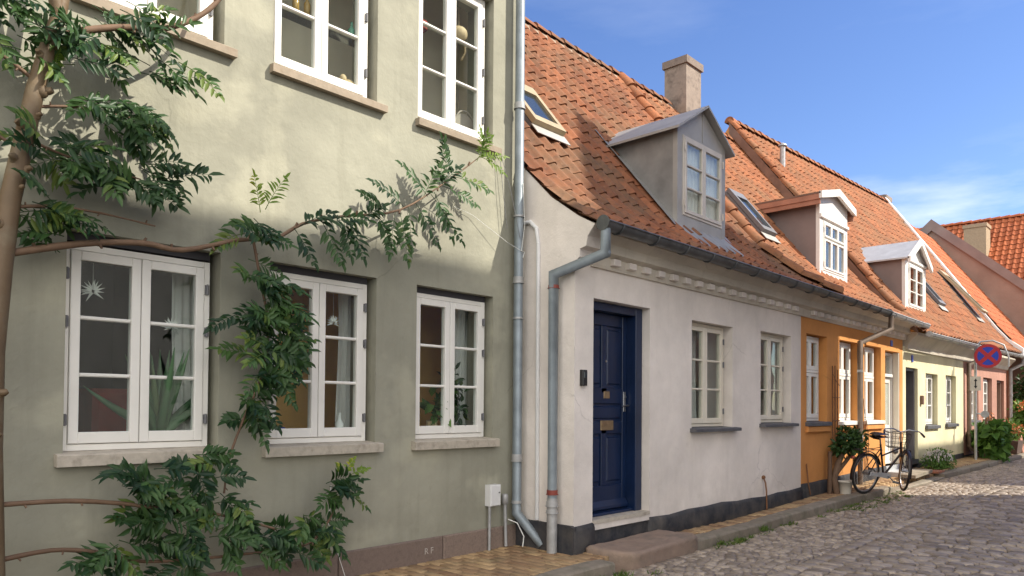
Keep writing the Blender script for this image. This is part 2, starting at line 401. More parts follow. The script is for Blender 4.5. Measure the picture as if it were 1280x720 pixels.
kind(rd.build('road', M['sett']), 'structure')

# brick pavement
pv = MB(); x = 1.0; r_ = 0
while x < 33:
    y = 5.62 if x < 5.95 else (4.80 if x < 28.4 else 5.3)
    y -= (.11 if r_ % 2 else 0)
    while y > ky(x)+.22:
        y0 = max(y-.225, ky(x)+.20)
        stone(pv, x+.004, x+.106, y0+.004, y-.004, gz(x) - (0 if kh(x) > .05 or y > ky(x)+.5 else .03), .08, .008, 0, .004, .02, .03)
        y -= .23
    x += .11; r_ += 1
kind(pv.build('pavement', M['brickpave']), 'structure')
kb = MB(); x = 2.0
while x < 33:
    l = rnd.uniform(.7,1.25)
    if x < 5.95 < x+l or abs(x+l-5.95) < .3: l = 5.95-x if 5.95-x > .3 else l
    if x < 14.3 < x+l: l = max(.25, 14.3-x)
    if x < 17.3 < x+l: l = max(.25, 17.3-x)
    xm = x+l/2
    if not (5.95 <= xm <= 7.45):
        jz = rnd.uniform(-.005,.005); jy = rnd.uniform(-.008,.008); A = []
        ns = 4
        for i in range(ns+1):
            X = x+.003+(l-.006)*i/ns; Y = ky(X)+jy+rnd.uniform(-.003,.003); Z = gz(X)-.11+kh(xm)+jz+rnd.uniform(-.003,.003); e = .010 if i in (0,ns) else 0
            A += [(X,Y,Z-.3),(X,Y+e*.4,Z-.022-e),(X,Y+.012,Z-.005-e),(X,Y+.03,Z-e*.6),(X,Y+.19,Z+.003-e*.6),(X,Y+.20,Z-.3)]
        kb.add(A, [(i*6+j,i*6+j+1,i*6+j+7,i*6+j+6) for i in range(ns) for j in range(5)]+[(0,1,2,3,4,5),tuple(ns*6+j for j in range(6))], None, False)
    x += l
kind(kb.build('kerb', M['kerb']), 'structure')

# ------------------------------------------------------------------ building helpers
def wall_holes(mb, x0, x1, z0, z1, y, holes, depth=.45, step=None):
    xs = sorted(set([x0,x1]+[h[0] for h in holes]+[h[1] for h in holes])); zs = sorted(set([z0,z1]+[h[2] for h in holes]+[h[3] for h in holes]))
    def inside(cx, cz): return any(h[0] < cx < h[1] and h[2] < cz < h[3] for h in holes)
    for i in range(len(xs)-1):
        for j in range(len(zs)-1):
            if inside((xs[i]+xs[i+1])/2, (zs[j]+zs[j+1])/2): continue
            a,b,c,d = xs[i],xs[i+1],zs[j],zs[j+1]
            mb.quad((a,y,c),(b,y,c),(b,y,d),(a,y,d)); mb.quad((a,y+depth,c),(a,y+depth,d),(b,y+depth,d),(b,y+depth,c))
    for a,b,c,d in [h[:4] for h in holes]+[(x0,x1,z0,z1)]:
        mb.quad((a,y,c),(a,y,d),(a,y+depth,d),(a,y+depth,c)); mb.quad((b,y,c),(b,y+depth,c),(b,y+depth,d),(b,y,d))
        mb.quad((a,y,c),(a,y+depth,c),(b,y+depth,c),(b,y,c)); mb.quad((a,y,d),(b,y,d),(b,y+depth,d),(a,y+depth,d))

def frame_rect(mb, x0, x1, z0, z1, y0, y1, wd, bot=None, top=None):
    bot = wd if bot is None else bot; top = wd if top is None else top
    mb.bbox(x0, x0+wd, y0, y1, z0, z1, .004); mb.bbox(x1-wd, x1, y0, y1, z0, z1, .004)
    mb.bbox(x0+wd, x1-wd, y0+.0015, y1, z0, z0+bot, .004); mb.bbox(x0+wd, x1-wd, y0+.0015, y1, z1-top, z1, .004)

def window(parent, x0, x1, z0, z1, y, m='winwhite', cols=2, rows=3, sill=None, hinges=True, of=.045, sf=.062, mt=.026, tiers=None, glassy=True):
    f = MB(); frame_rect(f, x0, x1, z0, z1, y+.012, y+.09, of)
    wobj = f.build('window', M[m], parent)
    pm = MB(); cw = (x1-x0-2*of)/cols
    tz = tiers or [(z0+of, z1-of, rows, 1)]
    if tiers:
        for (a, b, *_r) in tiers[:-1]:
            t2 = MB(); t2.bbox(x0+of, x1-of, y-.006, y+.085, b, b+.05, .006); t2.build('transom', M[m], wobj)
    for (za, zb, rr, _c) in tz:
        for c in range(cols):
            a = x0+of+c*cw+.003; b = a+cw-.006
            s = MB(); frame_rect(s, a, b, za+.004, zb-.004, y, y+.06, sf, sf*1.25)
            zi0, zi1 = za+.004+sf*1.25, zb-.004-sf
            for r in range(1, rr):
                zz = zi0+(zi1-zi0)*r/rr; s.bbox(a+sf, b-sf, y+.008, y+.05, zz-mt/2, zz+mt/2, .007)
            s.build('sash', M[m], wobj)
            pm.box(a+sf-.005, b-sf+.005, y+.028, y+.033, zi0-.005, zi1+.005)
    pm.build('pane', M['glass'], wobj)
    if hinges:
        for xx in (x0+of*.55, x1-of*.55):
            for fr in (.17,.5,.84) if (z1-z0) > 1.45 else (.15,.62,.85):
                zz = z0+(z1-z0)*fr
                h = MB(); h.tube([(xx,y-.004,zz-.04),(xx,y-.004,zz+.04)], .0085, 8); h.box(xx-.014, xx+.014, y-.002, y+.02, zz-.035, zz+.035); h.build('hinge', M['iron'], wobj)
    if sill:
        sm, sx0, sx1, sz0, sz1, out, yw = sill
        s = MB(); s.prism_x([(yw-out,sz0),(yw-out-.002,sz1-.012),(yw-out+.01,sz1-.004),(y+.06,sz1+.012),(y+.06,sz0)], sx0, sx1); s.build('sill', M[sm], wobj)
    return wobj

def room(parent, x0, x1, y0, y1, z0, z1, m):
    b = MB(); V = [(x0,y0,z0),(x1,y0,z0),(x1,y1,z0),(x0,y1,z0),(x0,y0,z1),(x1,y0,z1),(x1,y1,z1),(x0,y1,z1)]
    b.add(V, [(0,1,2,3),(4,7,6,5),(1,5,6,2),(2,6,7,3),(3,7,4,0)], .5)
    return b.build('interior', M[m], parent, fix=False)

def at_profile(prof, s):
    for (a, b) in zip(prof, prof[1:]):
        L = math.hypot(b[0]-a[0], b[1]-a[1])
        if s <= L or b is prof[-1]:
            t = s/L; return (a[0]+(b[0]-a[0])*t, a[1]+(b[1]-a[1])*t, (b[0]-a[0])/L, (b[1]-a[1])/L)
        s -= L
def plen(p): return sum(math.hypot(b[0]-a[0], b[1]-a[1]) for a, b in zip(p, p[1:]))

TU = [(0,.018),(.10,.004),(.28,0),(.46,.006),(.60,.026),(.72,.05),(.84,.058),(.95,.045),(1.06,.018)]
def pantiles(name, parent, x0, x1, p0, p1, m, tw=.245, gauge=.325, skip=None, lift=.026):
    """rows of S-shaped tiles lapped up a roof whose section is p0 at x0 and p1 at x1"""
    mb = MB(); L0 = plen(p0); L1 = plen(p1); nr = max(2, round((L0+L1)/2/gauge)); nc = max(1, round((x1-x0)/tw)); tw = (x1-x0)/nc
    for c in range(nc):
        for r in range(nr):
            xa = x0+c*tw; xm = xa+tw/2
            t = (xm-x0)/(x1-x0)
            if skip:
                yy = at_profile(p0, (r+.5)/nr*L0)[0]*(1-t) + at_profile(p1, (r+.5)/nr*L1)[0]*t
                if skip(xm, yy): continue
            ti = rnd.random(); jl = rnd.uniform(-.006,.008); jr = rnd.uniform(-.012,.012); js = rnd.uniform(-.012,.012)
            rows = []
            for (sf, lf) in ((r/nr, lift), ((r+1)/nr + .045/L0, .004)):
                ring = []
                for u, h in TU:
                    X = xa+u*tw; tt = (X-x0)/(x1-x0)
                    a = at_profile(p0, min(L0-1e-4, sf*L0+js)) if sf*L0+js > 0 else at_profile(p0, 0)
                    b = at_profile(p1, min(L1-1e-4, sf*L1+js)) if sf*L1+js > 0 else at_profile(p1, 0)
                    Y = a[0]*(1-tt)+b[0]*tt; Z = a[1]*(1-tt)+b[1]*tt
                    ny, nz_ = -a[3], a[2]
                    k = h*.9+lf+jl+jr*(u-.5)
                    ring.append((X, Y+ny*k, Z+nz_*k))
                if lf == lift: low = [(X, Y-(a[2])*0-ny*.026, Z-nz_*.026) for (X,Y,Z) in ring]
                rows.append(ring)
            n = len(TU)
            mb.add(rows[0]+rows[1], [(i,i+1,n+i+1,n+i) for i in range(n-1)], ti, True)
            mb.add(rows[0]+low, [(i,n+i,n+i+1,i+1) for i in range(n-1)], ti*.6)
    return mb.build(name, M[m], parent, fix=False)

def barrel_row(name, parent, pts, r, ln, m, half=True):
    """half-round tiles end to end along a polyline"""
    mb = MB(); pts = [Vector(p) for p in pts]
    for a, b in zip(pts, pts[1:]):
        L = (b-a).length; n = max(1, round(L/ln)); d = (b-a)/n
        side = d.normalized().cross(Vector((0,0,1))); side.normalize(); up = side.cross(d.normalized())
        for i in range(n):
            p = a+d*i; q = a+d*(i+1.12); ti = rnd.random(); dz = rnd.uniform(-.01,.01)
            k = 9; V = []
            for (c, rr, z) in ((p, r*1.08, .012), (q, r*.9, -.006)):
                for th in [PI*j/(k-1) for j in range(k)]: V.append(c + side*math.cos(th)*rr + up*(math.sin(th)*rr+z+dz))
            mb.add(V, [(j,j+1,k+j+1,k+j) for j in range(k-1)], ti, True)
            mb.add([v for v in V[:k]]+[p+up*-.02], [(j,j+1,k) for j in range(k-1)], ti*.4)
    return mb.build(name, M[m], parent)

def gutter(parent, x0, x1, y, z, r, m, z1=None, hooks=.62):
    z1 = z if z1 is None else z1
    mb = MB(); k = 9
    V = []
    for x, zz in ((x0,z),(x1,z1)):
        for rr in (r, r-.006):
            V += [(x, y+math.cos(PI+PI*j/(k-1))*rr, zz+math.sin(PI+PI*j/(k-1))*rr) for j in range(k)]
    F = []
    for o in (0, k):
        F += [(o+j,o+j+1,2*k+o+j+1,2*k+o+j) for j in range(k-1)]
    mb.add(V, F, .5, True)
    mb.tube([(x0,y-r,z),(x1,y-r,z1)], .011, 8)
    for x, zz in ((x0,z),(x1,z1)): mb.disc((x,y,zz-.01), (1,0,0), r*.97, .004, 18)
    gobj = mb.build('gutter', M[m], parent)
    x = x0+.25
    while x < x1:
        zz = z+(z1-z)*(x-x0)/(x1-x0)
        h = MB(); h.tube([(x, y+math.cos(PI+PI*j/8)*(r+.006), zz+math.sin(PI+PI*j/8)*(r+.006)) for j in range(9)]+[(x,y+r+.05,zz+.05)], .011, 6)
        h.build('gutter_hook', M[m], gobj); x += hooks*rnd.uniform(.93,1.07)
    return gobj

def downpipe(parent, pts, r, m, bands=(), band_m=None, name='downpipe'):
    mb = MB(); mb.tube(pts, r, 14)
    for i in range(1, len(pts)-1): mb.ball(pts[i], r*1.08, 12, 8)
    o = mb.build(name, M[m], parent)
    for (p, ax, hh) in bands:
        b = MB(); p = Vector(p); ax = Vector(ax).normalized(); b.tube([p-ax*hh/2, p+ax*hh/2], r*1.16, 14); b.tube([p-ax*hh*.5, p-ax*hh*.35], r*1.3, 14)
        b.build('pipe_band', M[band_m or m], o)
    return o

def leaf_tri(mb, base, tip, wide, up, tint, droop=.0):
    base = Vector(base); tip = Vector(tip); d = tip-base; L = d.length
    if L < 1e-5: return
    d.normalize(); s = d.cross(Vector(up)); 
    if s.length < 1e-4: s = d.cross(Vector((1,0,.3)))
    s.normalize(); n = s.cross(d)
    m1 = base+d*L*.33-n*.012*L*2; m2 = base+d*L*.68-n*droop*L*.4; t = tip-n*droop*L
    fold = n*wide*.35
    V = [base, m1, m2, t, m1+s*wide*.5+fold, m2+s*wide*.42+fold, m1-s*wide*.5+fold, m2-s*wide*.42+fold]
    mb.add(V, [(0,1,4),(0,6,1),(1,2,5,4),(1,6,7,2),(2,3,5),(2,7,3)], tint, True)

def frond(mb, base, dirv, length, nrm, pairs=8, leafl=.11, leafw=.026, tint=None, sag=.25):
    """one pinnate leaf: a sagging midrib with paired leaflets"""
    base = Vector(base); d = Vector(dirv).normalized(); up = Vector(nrm).normalized()
    ti = rnd.random() if tint is None else tint
    pts = []; p = base.copy(); dd = d.copy(); N = pairs+2
    for i in range(N+1):
        pts.append(p.copy()); p = p+dd*length/N; dd = (dd+Vector((0,0,-sag/N))).normalized()
    mb.tube(pts, [.0035*(1-.7*i/N) for i in range(N+1)], 4, False, ti)
    for i in range(2, N+1):
        t = (pts[i]-pts[i-1]).normalized(); s = t.cross(up)
        if s.length < 1e-3: s = t.cross(Vector((0,1,.2)))
        s.normalize(); f = i/N
        ll = leafl*(1-.55*(f-.35)**2*2)*rnd.uniform(.85,1.1)*(1 if f < .95 else .75)
        for sg in (-1,1):
            if rnd.random() < .06: continue
            v = (s*sg*rnd.uniform(.7,1)+t*rnd.uniform(.4,.85)+Vector((0,0,rnd.uniform(-.35,.05)))+up*rnd.uniform(-.35,.35)).normalized()
            leaf_tri(mb, pts[i], pts[i]+v*ll*rnd.uniform(.72,1.12), leafw*rnd.uniform(.85,1.15), up, min(1,max(0,ti+rnd.uniform(-.25,.25))), .12)
    t = (pts[-1]-pts[-2]).normalized(); leaf_tri(mb, pts[-1], pts[-1]+t*leafl*.8, leafw, up, ti, .1)

def bush(mb, c, rx, ry, rz_, n, ll, lw, lumps=7):
    C = [(Vector((rnd.uniform(-.65,.65)*rx, rnd.uniform(-.65,.65)*ry, rnd.uniform(-.6,.65)*rz_)), rnd.uniform(.35,.55), rnd.random()) for _ in range(lumps)]
    for _ in range(n):
        o, q, ti = rnd.choice(C)
        v = Vector((rnd.gauss(0,1), rnd.gauss(0,1), rnd.gauss(0,1))); v.normalize(); k = rnd.uniform(.55,1.05)
        p = Vector(c)+o+Vector((v.x*rx, v.y*ry, v.z*rz_))*q*k
        dv = (v+Vector((rnd.gauss(0,.5), rnd.gauss(0,.5), rnd.gauss(0,.4)-.1))).normalized()
        leaf_tri(mb, p, p+dv*ll*rnd.uniform(.7,1.2), lw*rnd.uniform(.8,1.2), v+Vector((0,0,.4)), min(1,max(0,ti*.6+rnd.uniform(0,.45))), .15)
#PART2
# ------------------------------------------------------------------ olive two-storey house
GY = 5.5
OH = thing('townhouse', (3.5,GY,0), 'tall olive green rendered two-storey house with white casement windows', 'house')
gw = [(1.53,2.58),(2.99,4.04),(4.51,5.55)]
holes = [(a,b,1.16,2.66) for a,b in gw] + [(1.55,2.58,4.25,5.83),(2.99,4.02,4.25,5.83),(4.50,5.52,4.25,5.83)]
mb = MB(); wall_holes(mb, -6, 5.95, .22, 7.1, GY, holes, .40)
mb.quad((5.95,GY+.40,.22),(5.95,13,.22),(5.95,13,7.1),(5.95,GY+.40,7.1)); mb.quad((-6,GY+.4,.22),(-6,13,.22),(-6,13,7.1),(-6,GY+.4,7.1)); mb.quad((-6,13,.22),(5.95,13,.22),(5.95,13,7.1),(-6,13,7.1))
mb.build('wall', M['olive'], OH)
mb = MB()
for a, b in ((-6,-3),(-3,-.6),(-.6,1.35),(1.35,2.5),(2.5,3.66),(3.66,4.86),(4.86,5.95)): mb.bbox(a+.004, b-.004, GY-.025, GY+.3, -.3, .225+rnd.uniform(-.004,.004), .012)
mb.build('plinth', M['granite'], OH)
mb = MB(); mb.prism_x([(GY-.35,7.0),(9.2,11),(13.3,7.0)], -6.1, 5.97); mb.build('roof', M['tile'], OH)
for i, (a, b) in enumerate(gw):
    window(OH, a, b-.045, 1.175, 2.60 if i else 2.585, GY+.07, 'winwhite', sill=('sillstone', a-.05, b+.02 if i==0 else b+.05, 1.08, 1.165, .065, GY))
for (a, b) in ((1.55,2.53),(2.99,3.97),(4.50,5.47)):
    window(OH, a, b, 4.265, 5.82, GY+.07, 'winwhite', sill=('sillbrown', a-.03, b+.13, 4.18, 4.25, .06, GY))
# dark strips painted in as the lintel shadow above the lower frames
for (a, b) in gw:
    mb = MB(); mb.box(a+.002, b-.045, GY+.085, GY+.2, 2.60, 2.659); mb.build('lintel_shadow', M['roomdark'], OH)
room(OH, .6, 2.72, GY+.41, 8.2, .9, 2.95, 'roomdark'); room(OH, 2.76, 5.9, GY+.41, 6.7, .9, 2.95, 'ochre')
room(OH, .6, 2.72, GY+.41, 6.5, 3.95, 6.3, 'roomgrey'); room(OH, 2.76, 5.9, GY+.41, 6.45, 3.95, 6.3, 'roomgrey')
downpipe(OH, [(5.83,5.40,7.0),(5.83,5.40,.36),(5.93,5.12,.04)], .05, 'zinc',
         [((5.83,5.40,2.86),(0,0,1),.07),((5.83,5.40,.95),(0,0,1),.08),((5.83,5.40,4.75),(0,0,1),.07),((5.83,5.40,.48),(0,0,1),.03),((5.83,5.40,2.45),(0,0,1),.02),((5.83,5.40,3.55),(0,0,1),.02)], 'galv')

# ------------------------------------------------------------------ white cottage
M['pipebrown'] = simple('brown_grey_pipe', (.19,.14,.105), .5, .25, 5, .1, .2)
M['fasciawood'] = simple('red_brown_fascia', (.42,.19,.12), .7, .2, 4)
WY = 4.72
P_W = [(4.36,3.29),(4.70,3.49),(5.05,3.74),(5.5,4.19),(8.65,8.17)]
def zroof(P, y):
    return interp(y, P)
WH = thing('cottage', (8.85,WY,0), 'low white rendered house with navy door and red tiled roof', 'house', 'low houses in the street row')
holes = [(6.27,7.36,.27,2.655),(8.32,9.42,1.235,2.61),(10.29,11.37,1.27,2.63)]
mb = MB(); wall_holes(mb, 5.95, 11.75, .2, 3.06, WY, holes, .40)
mb.build('wall', M['white'], WH)
# side gable with the flared foot under the tiles
mb = MB()
gp = [(WY+.39,.2),(WY+.39,3.0),(WY,3.0),(4.66,3.08),(4.60,3.12),(4.58,3.22),(4.50,3.32),(4.72,3.46),(5.05,3.71),(5.5,4.13),(8.65,8.1),(12.6,3.2),(12.6,.2)]
mb.prism_x([(WY+.001,3.0),(4.66,3.04),(4.66,3.12),(4.58,3.14),(4.56,3.24),(4.47,3.345),(4.70,3.475),(5.05,3.725),(5.5,4.175),(8.65,8.155),(12.6,3.2),(12.6,.2),(WY+.402,.2),(WY+.402,3.0)], 5.953, 6.2)
mb.build('gable_wall', M['white'], WH)
mb = MB(); mb.quad((6,12.6,.2),(11.75,12.6,.2),(11.75,12.6,3.2),(6,12.6,3.2)); mb.quad((5.95,12.8,3.1),(11.9,12.8,3.1),(11.9,8.65,8.15),(5.95,8.65,8.15)); mb.build('rear_wall', M['white'], WH)
mb = MB()
def plinth(mb, x0, x1, yf, ztop, base, out=.03):
    n = max(2, int((x1-x0)/.4))
    for i in range(n):
        a = x0+(x1-x0)*i/n; b = x0+(x1-x0)*(i+1)/n
        za, zb = ztop+gz(a)*.0, ztop
        P = lambda x, j: [(yf-out,-.3),(yf-out,ztop+base(x)-.05),(yf-out+.012,ztop+base(x)-.015),(yf-.003,ztop+base(x)),(yf+.2,ztop+base(x)),(yf+.2,-.3)]
        A = [(a,*q) for q in P(a,0)]; B = [(b,*q) for q in P(b,1)]; k = len(A)
        mb.add(A+B, [(j,(j+1)%k,k+(j+1)%k,k+j) for j in range(k)] + ([tuple(range(k))[::-1]] if i == 0 else []) + ([tuple(range(k,2*k))] if i == n-1 else []), .5, True)
wob = lambda x: .012*math.sin(x*2.3)+.008*math.sin(x*7.1)
plinth(mb, 5.92, 6.27, WY, .27, wob, .035); mb.build('plinth', M['tar'], WH); mb = MB(); plinth(mb, 7.36, 11.74, WY, .235, wob, .035)
mb.build('plinth', M['tar'], WH); mb = MB(); mb.prism_x([(WY-.033,-.3),(WY-.033,.27),(WY,.285),(5.49,.285),(5.49,-.3)], 5.90, 5.951)
mb.build('plinth', M['tar'], WH); mb = MB(); mb.box(6.272,7.358,WY+.02,WY+.3,-.3,.262)
mb.build('plinth', M['tar'], WH)
mb = MB(); mb.box(6.268,7.362,WY-.01,WY+.34,.265,.305); mb.build('threshold', M['sillstone'], WH)
# door
mb = MB(); yd = WY+.23
X0,X1,Z0,Z1 = 6.34,7.22,.31,2.56
mb.box(X0, X1, yd+.02, yd+.05, Z0, Z1)
st = .085; mid = (X0+X1)/2
for a,b,c,d in ((X0,X0+st,Z0,Z1),(X1-st,X1,Z0,Z1),(mid-.05,mid+.05,.62,1.28),(mid-.05,mid+.05,1.66,2.42),(X0+st,X1-st,Z0,.62),(X0+st,X1-st,1.20,1.34),(X0+st,X1-st,1.54,1.72),(X0+st,X1-st,2.42,Z1)):
    mb.bbox(a, b, yd-.002, yd+.021, c+.001, d-.001, .006)
for a,b,c,d in ((X0+st+.02,mid-.07,.66,1.16),(mid+.07,X1-st-.02,.66,1.16),(X0+st+.02,X1-st-.02,1.37,1.51),(X0+st+.02,mid-.07,1.76,2.38),(mid+.07,X1-st-.02,1.76,2.38)):
    mb.bbox(a, b, yd+.006, yd+.021, c, d, .012)
mb.prism_x([(yd-.03,.39),(yd-.002,.45),(yd-.002,.34),(yd-.03,.36)], X0+.01, X1-.01)
door = mb.build('door', M['blue'], WH)
mb = MB()
mb.bbox(6.275, 6.34, WY+.1, yd+.06, .306, 2.65, .006); mb.bbox(7.22, 7.352, WY+.1, yd+.06, .306, 2.65, .006); mb.bbox(6.34, 7.22, WY+.102, yd+.06, 2.56, 2.648, .006); mb.bbox(6.34,7.22,WY+.13,yd+.06,.306,.335,.004)
mb.build('door_frame', M['blue'], door)
mb = MB(); mb.bbox(mid-.07, mid+.17, yd-.012, yd, 1.02+.22, 1.09+.26, .004); mb.box(mid-.045,mid+.145,yd-.017,yd-.011,1.275,1.315); mb.build('mail_slot', M['brass'], door)
mb = MB(); mb.bbox(mid-.01, mid+.10, yd-.008, yd, 1.60, 1.68, .003); mb.build('name_plate', M['brass'], door)
mb = MB(); mb.disc((mid+.03, yd-.004, 2.02), (0,1,0), .014, .012, 12); mb.build('peephole', M['steel'], door)
mb = MB(); mb.bbox(X1-.068, X1-.022, yd-.01, yd, 1.45, 1.68, .004); mb.tube([(X1-.045,yd-.005,1.52),(X1-.045,yd-.055,1.52),(X1-.16,yd-.058,1.515)], .010, 8); mb.disc((X1-.045,yd-.01,1.62),(0,1,0),.018,.02,12); mb.build('handle', M['steel'], door)
mb = MB(); mb.quad((6.3,yd+.07,.3),(7.3,yd+.07,.3),(7.3,yd+.07,2.6),(6.3,yd+.07,2.6)); mb.build('door_back', M['black'], door)
for (a,b,c,d) in ((8.32,9.37,1.255,2.605),(10.29,11.32,1.29,2.625)):
    window(WH, a, b, c, d, WY+.10, 'wincream', sill=('slate', a-.04, b+.14, c-.06, c-.012, .09, WY), of=.04, sf=.055)
room(WH, 7.7, 11.6, WY+.41, 7.5, .6, 2.9, 'roomgrey')
# cornice and dentils
def cornice(parent, x0, x1, dent=True, z0=2.98, m='cream_plaster'):
    mb = MB(); mb.prism_x([(WY+.1,z0),(WY-.03,z0),(WY-.04,z0+.03),(WY-.05,z0+.12),(WY-.13,z0+.15),(WY-.15,z0+.24),(WY-.25,z0+.31),(WY-.26,z0+.35),(WY+.1,z0+.35)], x0, x1)
    c = mb.build('cornice', M[m], parent)
    if dent:
        x = x0+.3
        while x < x1-.2:
            d = MB(); d.bbox(x, x+.13, WY-.10, WY-.03, z0+.045, z0+.115, .006); x += .30
            d.build('dentil', M['white'], c)
cornice(WH, 6.205, 11.745)
ggap = []
WX1 = 11.95
back = lambda P, z: interp(z, [(b,a) for a,b in P])
d1 = (8.84,10.19); 
def sk1(x, y): return (8.95 < x < 10.1 and 5.45 < y < 6.35) or (6.8 < x < 7.4 and 6.1 < y < 6.65)
roof_w = pantiles('roof', WH, 5.93, WX1, P_W, P_W, 'tile', .245, .33, sk1)
barrel_row('ridge_tiles', roof_w, [(5.93,8.66,8.19),(14.2,8.66,8.19)], .11, .38, 'tile')
mb = MB(); mb.prism_x([(8.50,8.02),(8.56,8.14),(8.66,8.2),(8.8,8.1)], 6.0, 14.3); mb.build('ridge_bedding', M['mortar'], roof_w)
def off(P, y, k=.05): return zroof(P, y)+k
barrel_row('hip_tiles', roof_w, [(12.75,4.50,off(P_W,4.50,.04)),(12.2,4.95,off(P_W,4.95,.04)),(11.85,5.5,off(P_W,5.5,.04)),(11.75,6.2,off(P_W,6.2,.04)),(12.2,8.1,off(P_W,8.1,.04)),(12.3,8.6,off(P_W,8.6,.04))], .14, .37, 'tile2')
mb = MB()
for x0,x1,k in ((5.96,11.95,0),):
    for (a,b) in zip(P_W, P_W[1:]): mb.quad((x0,a[0],a[1]-.012),(x1,a[0],a[1]-.012),(x1,b[0],b[1]-.012),(x0,b[0],b[1]-.012))
mb.build('roof_underlay', M['tile'], roof_w)
gutter(WH, 5.9, 14.9, 4.335, 3.335, .08, 'zincdark', 3.325)
downpipe(WH, [(5.95,4.335,3.28),(5.95,4.335,3.03),(5.85,4.92,2.87),(5.85,4.92,.55)], .05, 'zinc',
         [((5.85,4.92,.62),(0,0,1),.05),((5.85,4.92,2.74),(0,0,1),.035)], 'redband')
downpipe(WH, [(5.85,4.92,.56),(5.85,4.92,0)], .055, 'galv', [((5.85,4.92,.5),(0,0,1),.05),((5.85,4.92,.42),(0,0,1),.03)], name='pipe_foot')
downpipe(WH, [(5.935,5.44,3.5),(5.935,5.33,3.50),(5.935,5.24,3.42),(5.935,5.21,3.25),(5.935,5.20,.30)], .022, 'white_plastic', name='cable_duct')
# chimney
def chimney(parent, x0,x1,y0,y1,z0,z1, m):
    mb = MB(); mb.box(x0,x1,y0,y1,z0,z1-.16); mb.box(x0-.04,x1+.04,y0-.04,y1+.04,z1-.16,z1)
    mb.box(x0-.02,x1+.02,y0-.02,y1+.02,z0,z0+.62)
    c = mb.build('chimney', M[m], parent); k = MB(); k.box(x0+.1,x1-.1,y0+.1,y1-.1,z1,z1+.03); k.prism_y([(x0+.12,z1+.03),((x0+x1)/2,z1+.11),((x0+x1)/2+.02,z1+.11),(x1-.12,z1+.03)], y0+.12, y1-.12); k.build('chimney_cap', M['iron'], c)
M['chim'] = tinted('lime_washed_brick', (.24,.185,.15), (.34,.27,.215), spot=(.10,.075,.06), spot_scale=3.2, spot_amt=.9, bump=.9, bscale=14)
chimney(WH, 14.35,15.0,8.3,8.85,7.4,9.27,'chim')

